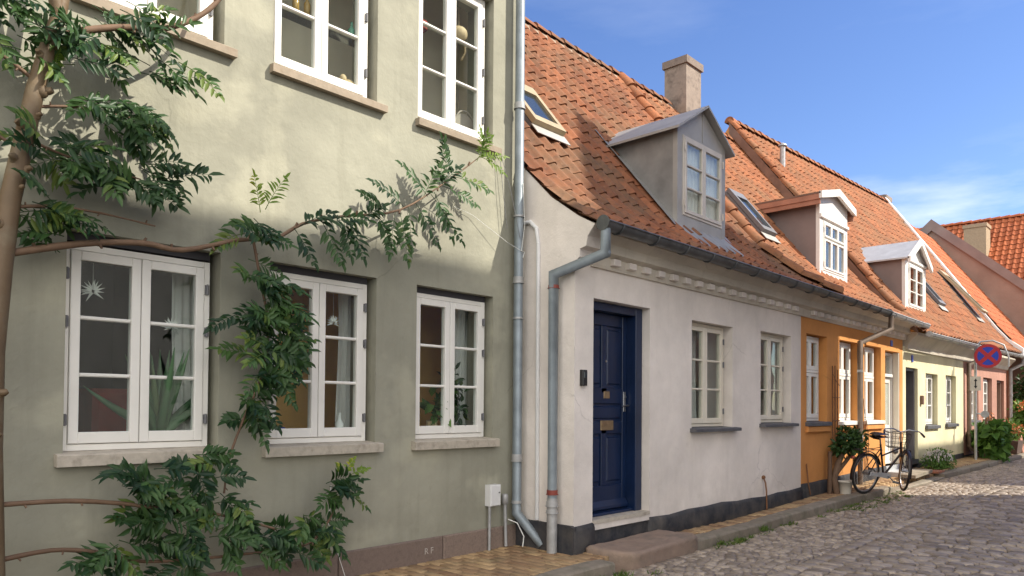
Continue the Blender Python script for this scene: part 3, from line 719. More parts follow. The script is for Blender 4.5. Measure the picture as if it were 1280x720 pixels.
def dormer(parent, x0,x1,yf,z0,ze,za,os_,of_,P,cheek,front,roofm,winm,win,rows=3,cols=2,tiers=None,fascia=None,pedi=None,wof=.035,wsf=.05,dshift=0):
    yb = lambda z: interp(z, [(b,a) for a,b in P])
    mb = MB()
    for x in (x0, x1):
        s = .012 if x == x1 else -.012
        V = [(yf+.02,zroof(P,yf+.02)-.05),(yf+.02,ze),(yb(ze)+.05,ze),(yb(ze)+.05,zroof(P,yf+.02)-.05)]
        mb.prism_x(V, min(x,x-s*2), max(x,x-s*2))
        if x == x0: d = mb.build('dormer', M[cheek], parent)
        else: mb.build('cheek', M[cheek], d)
        mb = MB()
    xc = (x0+x1)/2
    wx0,wx1,wz0,wz1 = win
    fr = MB()
    for V in ([(x0-.01,z0),(wx0,z0),(wx0,ze),(x0-.01,ze)],[(wx1,z0),(x1+.01,z0),(x1+.01,ze),(wx1,ze)]): fr.prism_y(V, yf-.012, yf+.06)
    fr.prism_y([(wx0,z0),(wx1,z0),(wx1,wz0),(wx0,wz0)], yf-.010, yf+.06)
    sl = (za-ze)/((x1-x0)/2)
    fr.prism_y([(wx0,wz1),(wx1,wz1),(wx1,ze),(x1+.01,ze),(xc,za-.03),(x0-.01,ze),(wx0,ze)], yf-.011, yf+.06)
    if pedi is None: fr.box(xc-.008, xc+.008, yf-.02, yf, wz1+.03, za-.05)
    fr.build('dormer_front', M[front], d)
    # roof : two pitched slabs running back into the main roof
    r = MB(); th = .035
    zt = ze - os_*sl
    for sg, xe in ((-1, x0-os_), (1, x1+os_)):
        V = [(xe,yf-of_,zt),(xc,yf-of_,za),(xc,yb(za)+.15,za),(xe,yb(zt)+.12,zt)]
        W = [(a,b,c+th) for a,b,c in V]
        r.add(V+W, [(0,1,2,3),(4,5,6,7),(0,1,5,4),(1,2,6,5),(2,3,7,6),(3,0,4,7)], .5)
    if roofm.startswith('tile'): pass
    r.build('dormer_roof', M[roofm], d)
    if fascia:
        f = MB()
        for xe in (x0-os_+.005, x1+os_-.04):
            f = MB(); f.box(xe, xe+.035, yf-of_+.02, yb(zt)+.1, zt-.10, zt+.005); f.box(xe+.02 if xe < xc else xe-.02, xe+.05 if xe < xc else xe+.01, yf-of_+.02, yb(zt-.1)+.1, zt-.19, zt-.1); f.build('fascia', M[fascia], d)
    if pedi:
        p = MB()
        for sg in (-1,1):
            xe = xc+sg*((x1-x0)/2+os_)
            p.prism_y([(xe,zt-.09),(xe,zt+.045),(xc,za+.05),(xc,za-.09)][::sg], yf-of_-.03, yf-of_+.03)
        p.bbox(x0-.02,x1+.02,yf-.05,yf,wz1+.03,wz1+.10,.01)
        p.build('pediment', M[pedi], d)
    # window : frame, sashes with glazing bars and panes in two meshes
    f = MB(); frame_rect(f, wx0, wx1, wz0, wz1, yf-.022, yf+.05, wof); pm = MB()
    cw = (wx1-wx0-2*wof)/cols
    for (a0,b0,rr) in (tiers or [(wz0+wof, wz1-wof, rows)]):
        for c in range(cols):
            a = wx0+wof+c*cw+.002; b = a+cw-.004
            frame_rect(f, a, b, a0+.002, b0-.002, yf-.034, yf+.03, wsf)
            for q in range(1, rr):
                zz = a0+wsf+(b0-a0-2*wsf)*q/rr; f.bbox(a+wsf, b-wsf, yf-.03, yf+.02, zz-.013, zz+.013, .004)
            pm.box(a+wsf-.004, b-wsf+.004, yf-.01, yf-.006, a0+wsf-.004, b0-wsf+.004)
    for xx in (wx0+.012, wx1-.012):
        for q in (.15,.85): f.tube([(xx,yf-.04,wz0+(wz1-wz0)*q-.05),(xx,yf-.04,wz0+(wz1-wz0)*q+.05)], .012, 6)
    f.build('dormer_window', M[winm], d); pm.build('dormer_pane', M['glass'], d)
    return d
dm = dormer(WH, 8.84,10.19,5.25,4.0,5.36,5.78,.13,.11,P_W,'zincwall','zincface','zincface','dormpaint',(8.97,10.09,4.16,5.27))
mb = MB(); 
for (a,b) in ((0,0),): mb.quad((8.78,5.24,4.03),(10.28,5.24,4.03),(10.34,4.86,3.66),(8.72,4.86,3.66))
ap = MB()
n = 30
for j in range(n):
    xa = 8.80+1.42*j/n; xb = 8.80+1.42*(j+1)/n
    ha = .062+.016*math.sin(j*PI/2.3); hb = .062+.016*math.sin((j+1)*PI/2.3)
    ap.add([(xa,5.245,zroof(P_W,5.245)+ha+.02),(xb,5.245,zroof(P_W,5.245)+hb+.02),(xb,4.93,zroof(P_W,4.93)+hb+.015),(xa,4.93,zroof(P_W,4.93)+ha+.015),(xa,4.93,zroof(P_W,4.93)+ha-.01),(xb,4.93,zroof(P_W,4.93)+hb-.01)], [(0,1,2,3),(3,2,5,4)], .5, True)
ap.build('lead_apron', M['zincwall'], dm)
cu = MB()
for k in range(2):
    xa = 9.03+.56*k
    for j in range(16):
        f0 = lambda i: 5.31+.015*math.sin(i*1.9+k)
        cu.quad((xa+.03*j,f0(j),4.2),(xa+.03*(j+1),f0(j+1),4.2),(xa+.03*(j+1),f0(j+1),5.25),(xa+.03*j,f0(j),5.25))
cu.build('dormer_curtain', M['curtain'], dm)
room(dm, 8.86,10.17,5.28,6.6,4.1,5.34,'roomgrey')
# flashing strip beside the dormer cheek
fl = MB()
for xs_ in (8.70, 10.20):
    fl = MB(); fl.add([(xs_,5.2,zroof(P_W,5.2)+.085),(xs_+.14,5.2,zroof(P_W,5.2)+.085),(xs_+.14,6.55,zroof(P_W,6.55)+.085),(xs_,6.55,zroof(P_W,6.55)+.085)], [(0,1,2,3)], .5); fl.build('flashing', M['zincwall'], dm)

def skylight(parent, x0, x1, y0, y1, P, fm, rise=.11, open_=0):
    def pt(x, y, k): 
        s = (zroof(P,y+.01)-zroof(P,y-.01))/.02; L = math.hypot(1,s); return (x, y - s/L*k, zroof(P,y)+k/L)
    def blk(mb, xa, xb, ya, yb, ka, kb, oa=0, ob=0):
        V = [pt(xa,ya,ka+oa),pt(xb,ya,ka+oa),pt(xb,yb,ka+ob),pt(xa,yb,ka+ob),pt(xa,ya,kb+oa),pt(xb,ya,kb+oa),pt(xb,yb,kb+ob),pt(xa,yb,kb+ob)]
        mb.add(V, [(0,3,2,1),(4,5,6,7),(0,1,5,4),(1,2,6,5),(2,3,7,6),(3,0,4,7)])
    b = MB(); blk(b, x0, x1, y0, y1, -.05, rise-.03); s = b.build('skylight', M['iron'], parent)
    f = MB(); t = .075
    o = lambda y: open_*(1-(y-y0)/(y1-y0))
    for xa,xb,ya,yb in ((x0,x0+t,y0,y1),(x1-t,x1,y0,y1),(x0+t,x1-t,y0,y0+t),(x0+t,x1-t,y1-t*1.6,y1)): blk(f, xa, xb, ya, yb, rise-.02, rise+.05, o(ya), o(yb))
    f.build('skylight_frame', M[fm], s)
    g_ = MB(); blk(g_, x0+t-.004, x1-t+.004, y0+t-.004, y1-t*1.6+.004, rise+.01, rise+.02, o(y0), o(y1)); g_.build('skylight_pane', M['skyglass'], s)
    a = MB(); blk(a, x0-.02, x1+.02, y0-.11, y0+.0, .08, .09); a.build('skylight_apron', M['zincface'], s)
    return s
t = NT('dark_skylight_glass'); M['skyglass'] = t.done((.03,.04,.05), .05, spec=1.0)
M['skyframe'] = simple('tan_skylight_frame', (.42,.33,.20), .5, .15, 6)
skylight(WH, 6.72,7.32,6.08,6.66,P_W,'skyframe')

# ------------------------------------------------------------------ orange cottage
OR = thing('cottage', (14.45,WY,gz(14.4)), 'low orange rendered house with three tall windows and white pedimented dormer', 'house', 'low houses in the street row')
oz = [(11.97,12.85),(13.44,14.40),(14.74,15.72)]
holes = [(a,b,1.28,2.73) for a,b in oz]+[(15.98,16.95,.36,2.70)]
mb = MB(); wall_holes(mb, 11.75, 17.16, .3, 3.03, WY-.004, holes, .40); mb.build('wall', M['orange'], OR); mb = MB(); mb.quad((11.75,12.6,.2),(17.1,12.6,.2),(17.1,12.6,3.2),(11.75,12.6,3.2)); mb.quad((11.95,12.8,3.1),(17.1,12.8,3.1),(17.1,8.65,8.15),(11.95,8.65,8.15))
mb.build('rear_wall', M['orange'], OR)
mb = MB(); plinth(mb, 11.76, 15.97, WY, .24, lambda x: gz(x)*.8+wob(x)*.6, .035); mb.build('plinth', M['tar'], OR); mb = MB(); plinth(mb, 16.96, 17.15, WY, .24, lambda x: gz(x)*.8, .035); mb.build('plinth', M['tar'], OR)
for i,(a,b) in enumerate(oz):
    window(OR, a, b-.06, 1.30, 2.715, WY+.10, 'winwhite', tiers=[(1.345,2.10,1,1),(2.15,2.67,1,1)], of=.045, sf=.055, hinges=False, sill=('slate' if i == 0 else 'winwhite', a-.05, b+.06, 1.22, 1.285, .07, WY))
    s = MB(); s.bbox(a-.04,b+.05,WY-.05,WY+.02,1.12,1.215,.008); s.build('sill_block', M['orange'], OR)
    cu = MB()
    for k in range(2):
        xa = a+.10+.36*k
        for j in range(9):
            f0 = lambda q: WY+.34+.015*math.sin(q*2.1+k)
            cu.quad((xa+.034*j,f0(j),1.3),(xa+.034*(j+1),f0(j+1),1.3),(xa+.034*(j+1),f0(j+1),2.7),(xa+.034*j,f0(j),2.7))
    tag(cu.build('curtain', M['curtainp']), ['dusky rose curtains behind the orange house window nearest the white house','dusky rose curtains behind the orange house window above the potted shrub','dusky rose curtains behind the orange house window right of its downpipe'][i], 'curtain', 'rose curtains in the orange house')
room(OR, 11.9, 15.85, WY+.41, 7.4, .8, 2.9, 'roomwarm')
# white door with glazed leaf and top light
mb = MB(); y = WY+.15; mb.box(16.02,16.86,y+.02,y+.05,.4,2.16); 
for a,b,c,d in ((16.02,16.13,.4,2.16),(16.75,16.86,.4,2.16),(16.13,16.75,.4,.62),(16.13,16.75,1.05,1.17),(16.13,16.75,2.05,2.16)): mb.bbox(a,b,y,y+.025,c+.001,d-.001,.006)
dr = mb.build('door', M['winwhite'], OR)
mb = MB(); mb.box(16.14,16.74,y+.008,y+.014,1.18,2.04); mb.box(16.12,16.8,y+.01,y+.016,2.26,2.58); mb.build('door_pane', M['glass'], dr)
mb = MB(); frame_rect(mb,15.985,16.90,.37,2.68,y-.03,y+.09,.05); mb.bbox(16.03,16.86,y-.05,y+.08,2.17,2.24,.01); mb.build('door_frame', M['winwhite'], dr)
mb = MB()
mb.box(16.905,16.949,WY+.004,y-.031,.37,2.69); mb.build('door_reveal', M['wincream'], dr)
mb = MB(); mb.box(15.95,16.98,WY-.02,WY+.4,.24,.36); mb.box(15.85,17.05,WY-.38,WY-.021,.1,.26); mb.build('step', M['zinclight'], OR)
cornice(OR, 11.75, 17.3)
d2x = (14.19,15.65)
def sk2(x, y): return (14.3 < x < 15.55 and 5.55 < y < 6.6) or (12.65 < x < 13.05 and 5.9 < y < 6.4)
roof_o = pantiles('roof', OR, 11.93, 17.2, P_W, P_W, 'tile2', .245, .33, sk2)
barrel_row('ridge_tiles', roof_o, [(15.0,8.66,8.19),(17.15,8.66,8.19)], .11, .38, 'tile2')
mb = MB()
for (a,b) in zip(P_W, P_W[1:]): mb.quad((11.96,a[0],a[1]-.012),(17.15,a[0],a[1]-.012),(17.15,b[0],b[1]-.012),(11.96,b[0],b[1]-.012))
mb.build('roof_underlay', M['wood'], roof_o)
dm2 = dormer(OR, 14.19,15.65,5.35,4.0,5.60,5.77,.20,.10,P_W,'mauveclad','winwhite','vergebrown','winwhite',(14.36,15.48,4.16,5.12),cols=3,tiers=[(4.195,4.78,1),(4.81,5.085,1)],fascia='fasciawood',pedi='winwhite',wsf=.04)
room(dm2, 14.22,15.62,5.38,6.7,4.1,5.48,'roomwarm')
skylight(OR, 12.55,13.12,5.82,6.5,P_W,'iron')
gutter(OR, 14.91, 17.5, 4.335, 3.325, .07, 'zinclight', 3.30)
downpipe(OR, [(15.05,4.335,3.26),(15.05,4.335,3.02),(14.22,4.62,2.72),(14.22,4.62,gz(14)-.02)], .045, 'pipebrown', [((14.22,4.62,2.2),(0,0,1),.05),((14.22,4.62,1.0),(0,0,1),.05)], 'galv')

# ------------------------------------------------------------------ yellow cottage
P_Y0 = [(4.36,3.14),(4.7,3.42),(5.0,3.78),(8.72,8.68)]
P_Y1 = [(4.36,3.33),(4.7,3.62),(5.0,3.98),(8.40,8.95)]
YH = thing('cottage', (19.85,WY,gz(20)), 'low pale yellow rendered house with dark door and two slim white windows', 'house', 'low houses in the street row')
holes = [(17.39,18.30,.4,2.42),(18.94,19.98,1.14,2.35),(20.73,21.77,1.16,2.37)]
mb = MB(); wall_holes(mb, 17.16, 22.55, .3, 2.86, WY, holes, .4)
mb.build('wall', M['yellow'], YH)
mb = MB(); mb.prism_x([(4.45,3.2),(5.0,3.74),(8.72,8.62),(12.9,3.3),(12.9,.3),(WY+.41,.3),(WY+.41,3.0)], 17.20, 17.4); mb.build('gable_wall', M['orange'], YH); mb = MB(); mb.prism_x([(5.0,3.9),(8.4,8.85),(12.8,3.3),(12.8,.3),(5.14,.3)], 28.3, 28.5); mb.build('gable_wall', M['orange'], YH)
mb = MB(); plinth(mb, 18.31, 22.54, WY, .12, lambda x: gz(x), .02); mb.build('plinth', M['tar'], YH)
for (a,b,c) in ((18.94,19.98,1.14),(20.73,21.77,1.16)):
    window(YH, a, b-.06, c+.02, c+1.20, WY+.09, 'winwhite', of=.045, sf=.06, mt=.035, hinges=False, sill=('slate', a-.05,b+.05,c-.08,c,.06,WY))
room(YH, 18.5, 22.4, WY+.41, 7.2, .7, 2.8, 'roomwarm')
mb = MB(); y = WY+.22; mb.box(17.45,18.22,y+.02,y+.05,.42,2.36)
for a,b,c,d in ((17.45,17.56,.42,2.36),(18.11,18.22,.42,2.36),(17.56,18.11,.42,.62),(17.56,18.11,1.2,1.34),(17.56,18.11,2.25,2.36)): mb.bbox(a,b,y,y+.025,c+.001,d-.001,.006)
dy = mb.build('door', M['doorbeige'], YH)
mb = MB(); mb.box(17.57,18.10,y+.008,y+.014,1.35,2.24); mb.build('door_pane', M['skyglass'], dy)
mb = MB(); frame_rect(mb,17.395,18.29,.40,2.415,WY+.06,y+.1,.06); mb.build('door_frame', M['doorgrey'], dy)
mb = MB(); mb.box(17.35,18.34,WY-.01,WY+.4,.3,.40); mb.build('threshold', M['slate'], YH)
mb = MB(); mb.prism_x([(WY+.1,2.80),(WY-.04,2.80),(WY-.06,2.90),(WY-.18,3.04),(WY-.24,3.10),(WY-.24,3.16),(WY+.1,3.16)], 17.35, 28.45); mb.build('cornice', M['cream_plaster'], YH)
d3x = (18.3,19.95)
def sk3(x, y): return (18.4 < x < 19.85 and 5.15 < y < 5.85)
roof_y = pantiles('roof', YH, 17.2, 28.6, P_Y0, P_Y1, 'tile2', .25, .335, sk3)
barrel_row('ridge_tiles', roof_y, [(17.2,8.73,8.72),(28.6,8.41,8.98)], .12, .38, 'tile2')
barrel_row('verge_tiles', roof_y, [(17.24,4.5,3.32),(17.24,5.0,3.83),(17.24,8.72,8.72)], .10, .36, 'tile2')
mb = MB(); mb.prism_x([(4.42,3.12),(4.42,3.20),(5.0,3.80),(8.7,8.68),(8.7,8.40),(5.0,3.52)], 17.13, 17.19); mb.build('verge_board', M['vergebrown'], roof_y)
mb = MB(); 
q = [(4.28,3.26),(4.28,3.50),(4.7,3.84),(5.0,4.21),(8.42,9.18),(8.42,8.9),(5.0,3.9),(4.7,3.54)]
mb.prism_x(q, 28.56, 28.84); mb.build('white_verge', M['verge'], roof_y)
mb = MB(); mb.quad((17.3,12.9,3.2),(28.5,12.9,3.2),(28.5,8.4,8.9),(17.3,8.7,8.65)); mb.build('rear_slope', M['tile2'], roof_y)
P_Y = [((a[0]*.8+b[0]*.2),(a[1]*.8+b[1]*.2)) for a,b in zip(P_Y0,P_Y1)]
dm3 = dormer(YH, 18.3,19.95,4.98,3.6,4.98,5.45,.11,.12,P_Y,'mauveclad','winwhite','zinclight','winwhite',(18.52,19.72,3.86,4.88),cols=2,rows=3,pedi='winwhite',wsf=.055)
room(dm3, 18.33,19.92,5.01,6.0,3.8,4.96,'roomwarm')
Pm = lambda t: [((a[0]*(1-t)+b[0]*t),(a[1]*(1-t)+b[1]*t)) for a,b in zip(P_Y0,P_Y1)]
skylight(YH, 22.2,22.85,5.30,5.90,Pm(.45),'iron')
skylight(YH, 26.7,27.5,5.32,6.38,Pm(.82),'skyframe', .12, .18)
pp = MB(); yv = 7.95; pp.tube([(18.6,yv,zroof(P_Y0,yv)-.05),(18.6,yv,zroof(P_Y0,yv)+.62)], .07, 10); pp.lathe((18.6,yv,zroof(P_Y0,yv)+.62),[(.11,0),(.11,.03),(.02,.09)],10); pp.build('vent_pipe', M['galv'], roof_y)
pp = MB(); pp.add([(18.45,7.2,zroof(P_Y0,7.2)+.1),(18.85,7.2,zroof(P_Y0,7.2)+.1),(18.8,8.05,zroof(P_Y0,8.05)+.1),(18.45,8.05,zroof(P_Y0,8.05)+.1)], [(0,1,2,3)], .5); pp.build('vent_flashing', M['zinclight'], roof_y)
gutter(YH, 17.52, 23.6, 4.30, 3.13, .065, 'zinclight', 3.18, .8)
downpipe(YH, [(23.3,4.30,3.10),(23.3,4.34,2.92),(22.72,4.62,2.72),(22.72,4.62,.55),(22.95,4.40,.25)], .05, 'pipebrown', [((22.72,4.62,2.0),(0,0,1),.05),((22.72,4.62,.9),(0,0,1),.05)])
chimney(YH, 28.9,29.5,8.5,9.0,7.6,9.35,'chim')

# ------------------------------------------------------------------ pink cottage
PH = thing('cottage', (25.6,WY,gz(25)), 'low dusty pink rendered house with two white windows behind the no-stopping sign', 'house', 'low houses in the street row')
holes = [(23.18,24.35,1.22,2.44),(24.97,26.17,1.22,2.46),(26.87,28.0,.4,2.44)]
mb = MB(); wall_holes(mb, 22.55, 28.42, .3, 2.86, WY+.002, holes, .4); mb.build('wall', M['pink'], PH)
for (a,b) in ((23.18,24.35),(24.97,26.17)):
    window(PH, a, b-.08, 1.24, 2.43, WY+.1, 'winwhite', of=.05, sf=.065, mt=.04, hinges=False, sill=('slate',a-.05,b+.05,1.13,1.22,.06,WY))
room(PH, 22.7, 28.2, WY+.41, 7.2, .7, 2.8, 'roomwarm')
mb = MB(); y = WY+.2; mb.box(26.95,27.86,y+.02,y+.05,.42,2.38)
for a,b,c,d in ((26.95,27.08,.42,2.38),(27.73,27.86,.42,2.38),(27.08,27.73,.42,.65),(27.08,27.73,1.3,1.45),(27.08,27.73,2.25,2.38)): mb.bbox(a,b,y,y+.025,c+.001,d-.001,.006)
dp = mb.build('door', M['winwhite'], PH); mb = MB(); frame_rect(mb,26.88,27.95,.41,2.43,WY+.08,y+.1,.06); mb.build('door_frame', M['vergebrown'], dp)
mb = MB(); mb.box(26.8,28.05,WY-.05,WY+.39,.2,.40); mb.build('step', M['granite'], PH)
gutter(PH, 23.62, 28.8, 4.30, 3.18, .065, 'zinclight', 3.26, .9)
downpipe(PH, [(28.65,4.30,3.18),(28.65,4.32,3.0),(28.45,4.62,2.82),(28.45,4.62,.28)], .05, 'galv', [((28.45,4.62,2.0),(0,0,1),.05)])

# ------------------------------------------------------------------ brick cottage set back, gable house and cross-street house at the end
BH = thing('cottage', (31,5.35,gz(31)), 'red brick house with green shuttered window at the far right', 'house', 'low houses in the street row')
mb = MB(); wall_holes(mb, 28.52, 33.2, .2, 3.5, 5.35, [(29.3,30.3,1.2,2.5)], .4); mb.build('wall', M['brickred'], BH)
window(BH, 29.3, 30.3, 1.2, 2.5, 5.43, 'shutter', hinges=False, rows=3)
s = MB(); s.box(29.0,29.28,5.30,5.345,1.2,2.5); s.box(30.32,30.6,5.30,5.345,1.2,2.5); s.build('shutter', M['shutter'], BH)
room(BH, 28.7,33,5.76,7.5,.8,3.2,'roomdark')
P_B = [(4.45,3.55),(4.9,4.12),(8.05,8.38)]
rb = pantiles('roof', BH, 28.7, 33.15, P_B, P_B, 'tile3', .25, .335)
mb = MB(); mb.quad((28.75,12.5,3.2),(33.1,12.5,3.2),(33.1,8.05,8.36),(28.75,8.05,8.36)); mb.quad((28.75,4.5,3.58),(33.1,4.5,3.58),(33.1,8.05,8.34),(28.75,8.05,8.34)); mb.build('rear_slope', M['tile3'], rb)
GH = thing('gabled_house', (35,5.5,gz(33)), 'tall mauve rendered gable wall with brown coping facing down the street', 'house')
mb = MB(); mb.prism_x([(2.5,.2),(2.5,3.75),(8.03,8.80),(13.5,3.75),(13.5,.2)], 33.2, 36.8); mb.build('wall', M['mauve'], GH)
mb = MB()
for sg in (0,1):
    A = [(2.4,3.72),(2.4,4.05),(8.03,9.18),(8.03,8.72)] if sg == 0 else [(8.03,8.72),(8.03,9.18),(13.6,4.05),(13.6,3.72)]
    mb.prism_x(A, 33.10, 33.5)
mb.build('coping', M['mauveclad'], GH)
mb = MB(); mb.prism_x([(2.3,3.70),(8.03,8.93),(8.03,8.8),(2.5,3.6)], 33.5, 37); mb.prism_x([(8.03,8.93),(13.7,3.7),(13.5,3.6),(8.03,8.8)], 33.5, 37); mb.build('roof', M['tile3'], GH)
CH = thing('house', (44,8,gz(44)), 'far house with broad bright red tiled roof across the end of street', 'house')
mb = MB(); mb.box(38.4,45.6,-1,26,.2,6.6); mb.prism_y([(38.4,6.6),(45.6,6.6),(42,10.5)], -.8, 25.8); mb.build('wall', M['brickred'], CH)
# roof facing down the street: built as a section in X turned to run along Y
mb = MB(); nrow = 17; y = -1.2
while y < 26:
    for r in range(nrow):
        ti = rnd.random(); rows = []
        for f_, lf in ((r/nrow,.045),((r+1.15)/nrow,.004)):
            ring = []
            for u,h in TU[::2]+[TU[-1]]:
                X = 38.0+f_*4.0; Z = 6.25+f_*4.45; k = h*1.2+lf
                ring.append((X-.74*k, y+u*.26, Z+.67*k))
            rows.append(ring)
        n = len(rows[0]); mb.add(rows[0]+rows[1], [(i,i+1,n+i+1,n+i) for i in range(n-1)], ti, True)
    y += .26
rc = mb.build('roof', M['tile3'], CH)
barrel_row('ridge_tiles', rc, [(42,-1.2,10.74),(42,26,10.74)], .13, .4, 'tile3')
mb = MB(); mb.quad((42,-1.2,10.7),(42,26,10.7),(46,26,6.3),(46,-1.2,6.3)); mb.build('rear_slope', M['tile3'], rc)
M['chim2'] = tinted('tan_brick_stack', (.34,.25,.17), (.42,.33,.22), bump=.4)
chimney(CH, 39.6,40.5,7.35,8.25,7.6,10.15,'chim2')

# ------------------------------------------------------------------ houses across the street (they cast the shade; outside the frame)
M['opp'] = plaster('grey_plaster', (.72,.69,.63), bump=.2)
def opposite(x0, x1, zE, zP, gable, label):
    h = thing('townhouse', ((x0+x1)/2,-3.6,0), label, 'house', 'townhouses across the street')
    yf, yb = -3.5, -12.0
    n = max(2, int((x1-x0)/2.6)); hs = []
    for z in [1.0+3.0*i for i in range(int((zE-2.2)/3.0)+1)]:
        for i in range(n):
            cx = x0+(i+.5)*(x1-x0)/n; hs.append((cx-.5, cx+.5, z, z+1.5))
    m = MB()
    # wall faces +Y : same panel mirrored
    xs = sorted(set([x0,x1]+[q[0] for q in hs]+[q[1] for q in hs])); zs = sorted(set([0,zE]+[q[2] for q in hs]+[q[3] for q in hs]))
    for i in range(len(xs)-1):
        for j in range(len(zs)-1):
            cx,cz = (xs[i]+xs[i+1])/2,(zs[j]+zs[j+1])/2
            y = yf-.1 if any(q[0]<cx<q[1] and q[2]<cz<q[3] for q in hs) else yf
            if y == yf: m.box(xs[i],xs[i+1],yf-.4,yf,zs[j],zs[j+1])
    m.box(x0,x0+.3,yb,yf-.41,-.3,zE); m.box(x1-.3,x1,yb,yf-.41,-.3,zE); m.box(x0+.31,x1-.31,yb,yb+.3,-.3,zE)
    if gable: m.prism_y([(x0,zE),(x1,zE),(x1-.1,zE+.3),(15.3,zP),(x0,zE+.6)], yb, yf)
    m.build('wall', M['opp'], h)
    g_ = MB()
    for q in hs: frame_rect(g_, q[0], q[1], q[2], q[3], yf-.15, yf-.08, .07); g_.box((q[0]+q[1])/2-.04,(q[0]+q[1])/2+.04,yf-.15,yf-.08,q[2]+.07,q[3]-.07)
    g_.build('window', M['winwhite'], h)
    d = MB()
    for q in hs: d.box(q[0]+.05,q[1]-.05,yf-.17,yf-.155,q[2]+.05,q[3]-.05)
    d.build('pane', M['skyglass'], h)
    r = MB()
    if not gable: r.prism_x([(yf+.25,zE-.05),(yf+.25,zE+.05),((yf+yb)/2,zP),(yb-.2,zE)], x0, x1); r.build('roof', M['tile'], h)
    return h
opposite(6.3, 12.05, 12.55, 15.2, False, 'long grey townhouse across the street behind the camera')
opposite(12.1, 18.85, 12.3, 17.2, True, 'gabled grey townhouse across the street that shades the white house')
opposite(22.2, 30, 9.4, 9.9, False, 'lower grey townhouse across the street beyond the gap')
#PART3
# ------------------------------------------------------------------ espaliered tree on the olive wall
T = thing('wall_tree', (1.17,5.2,0), 'espaliered tree with feathery dark green leaves trained over the olive wall', 'tree')
mb = MB()
tp = [(1.12,5.2,-.1),(1.09,5.2,.37),(1.065,5.2,1.23),(1.07,5.2,1.8),(1.105,5.2,2.33),(1.14,5.2,2.71),(1.21,5.2,3.11),(1.26,5.2,3.42),(1.33,5.2,3.72),(1.38,5.2,3.93),(1.42,5.2,4.24),(1.46,5.2,4.7)]
mb.tube(tp, [.075,.07,.066,.062,.06,.057,.054,.05,.046,.042,.038,.034], 14)
mb.tube([(1.38,5.2,3.90),(1.33,5.18,4.1),(1.30,5.16,4.45)], [.045,.04,.03], 8)
for z,sx in ((3.62,-1),(3.40,1),(3.24,1),(3.16,-1),(2.95,-1),(2.78,1),(2.55,-1),(3.7,1),(2.9,1),(1.95,-1),(1.55,1),(1.15,-1),(1.02,-1),(1.3,1),(.8,-1)):
    x = interp(z, [(p[2],p[0]) for p in tp]); a = rnd.uniform(-.9,.2)
    k_ = rnd.uniform(.6,1.15); mb.tube([(x,5.2,z),(x+sx*.055*k_,5.2-.045+a*.02,z+.008),(x+sx*.072*k_,5.2-.058,z+.016)], [.026*k_,.022*k_,.017*k_], 8)
    mb.ball((x+sx*.034,5.2-.03,z), .03*k_, 8, 6, 1.25)
mb.build('trunk', M['bark'], T)
def limb(pts, r0, r1, m='bark2'):
    mb = MB(); n = len(pts); P = []
    # smooth the polyline a little
    for i in range(n-1):
        for k in range(4):
            t = k/4; p0 = pts[max(0,i-1)]; p1 = pts[i]; p2 = pts[i+1]; p3 = pts[min(n-1,i+2)]
            P.append(tuple(.5*((2*p1[j])+(-p0[j]+p2[j])*t+(2*p0[j]-5*p1[j]+4*p2[j]-p3[j])*t*t+(-p0[j]+3*p1[j]-3*p2[j]+p3[j])*t**3) for j in range(3)))
    P.append(pts[-1]); N = len(P)
    mb.tube(P, [r0+(r1-r0)*i/(N-1)+rnd.uniform(-.0012,.0012) for i in range(N)], 8)
    for i in range(2, N-1, 3):
        p = P[i]; mb.tube([p,(p[0]+rnd.uniform(-.02,.02),p[1]-.012,p[2]+rnd.choice((-1,1))*(r0+.012))], [r0*.5,r0*.35], 6)
    return mb.build('branch', M[m], T)
limb([(1.08,5.21,2.37),(1.54,5.25,2.52),(1.92,5.26,2.59),(2.19,5.26,2.585),(2.61,5.27,2.73),(2.9,5.27,2.79),(3.14,5.26,2.95),(3.51,5.25,3.08),(4.1,5.25,3.25),(4.67,5.24,3.65),(5.09,5.22,3.99)], .024, .005)
limb([(1.06,5.2,.895),(1.47,5.22,.885),(1.8,5.22,.84),(1.98,5.2,.80),(2.4,5.2,.72),(2.9,5.18,.55)], .017, .009)
limb([(1.07,5.2,.56),(1.39,5.2,.59),(1.66,5.2,.54),(1.96,5.18,.44),(2.65,5.16,.40),(3.2,5.16,.42),(3.45,5.16,.75)], .016, .007)
limb([(1.39,5.2,3.81),(1.73,5.18,3.97),(1.99,5.16,4.05),(2.26,5.16,4.26),(2.42,5.16,4.5),(2.5,5.16,4.8)], .024, .014)
limb([(1.12,5.2,2.66),(1.36,5.22,2.72),(1.65,5.25,2.74),(2.0,5.26,2.72)], .012, .005)
limb([(1.27,5.2,3.46),(1.05,5.2,3.58),(.9,5.2,3.62)], .014, .008)
limb([(1.13,5.2,3.05),(1.0,5.2,3.12),(.9,5.2,3.2)], .012, .008)
limb([(1.21,5.2,3.10),(1.5,5.24,3.05),(1.9,5.26,3.02)], .011, .005)
limb([(1.24,5.2,3.3),(1.5,5.22,3.38),(1.9,5.25,3.42)], .011, .005)
limb([(2.72,5.27,2.76),(2.78,5.26,2.45),(2.84,5.24,2.1),(2.80,5.24,1.75),(2.66,5.25,1.4),(2.55,5.25,1.1),(2.5,5.22,.85)], .011, .008)
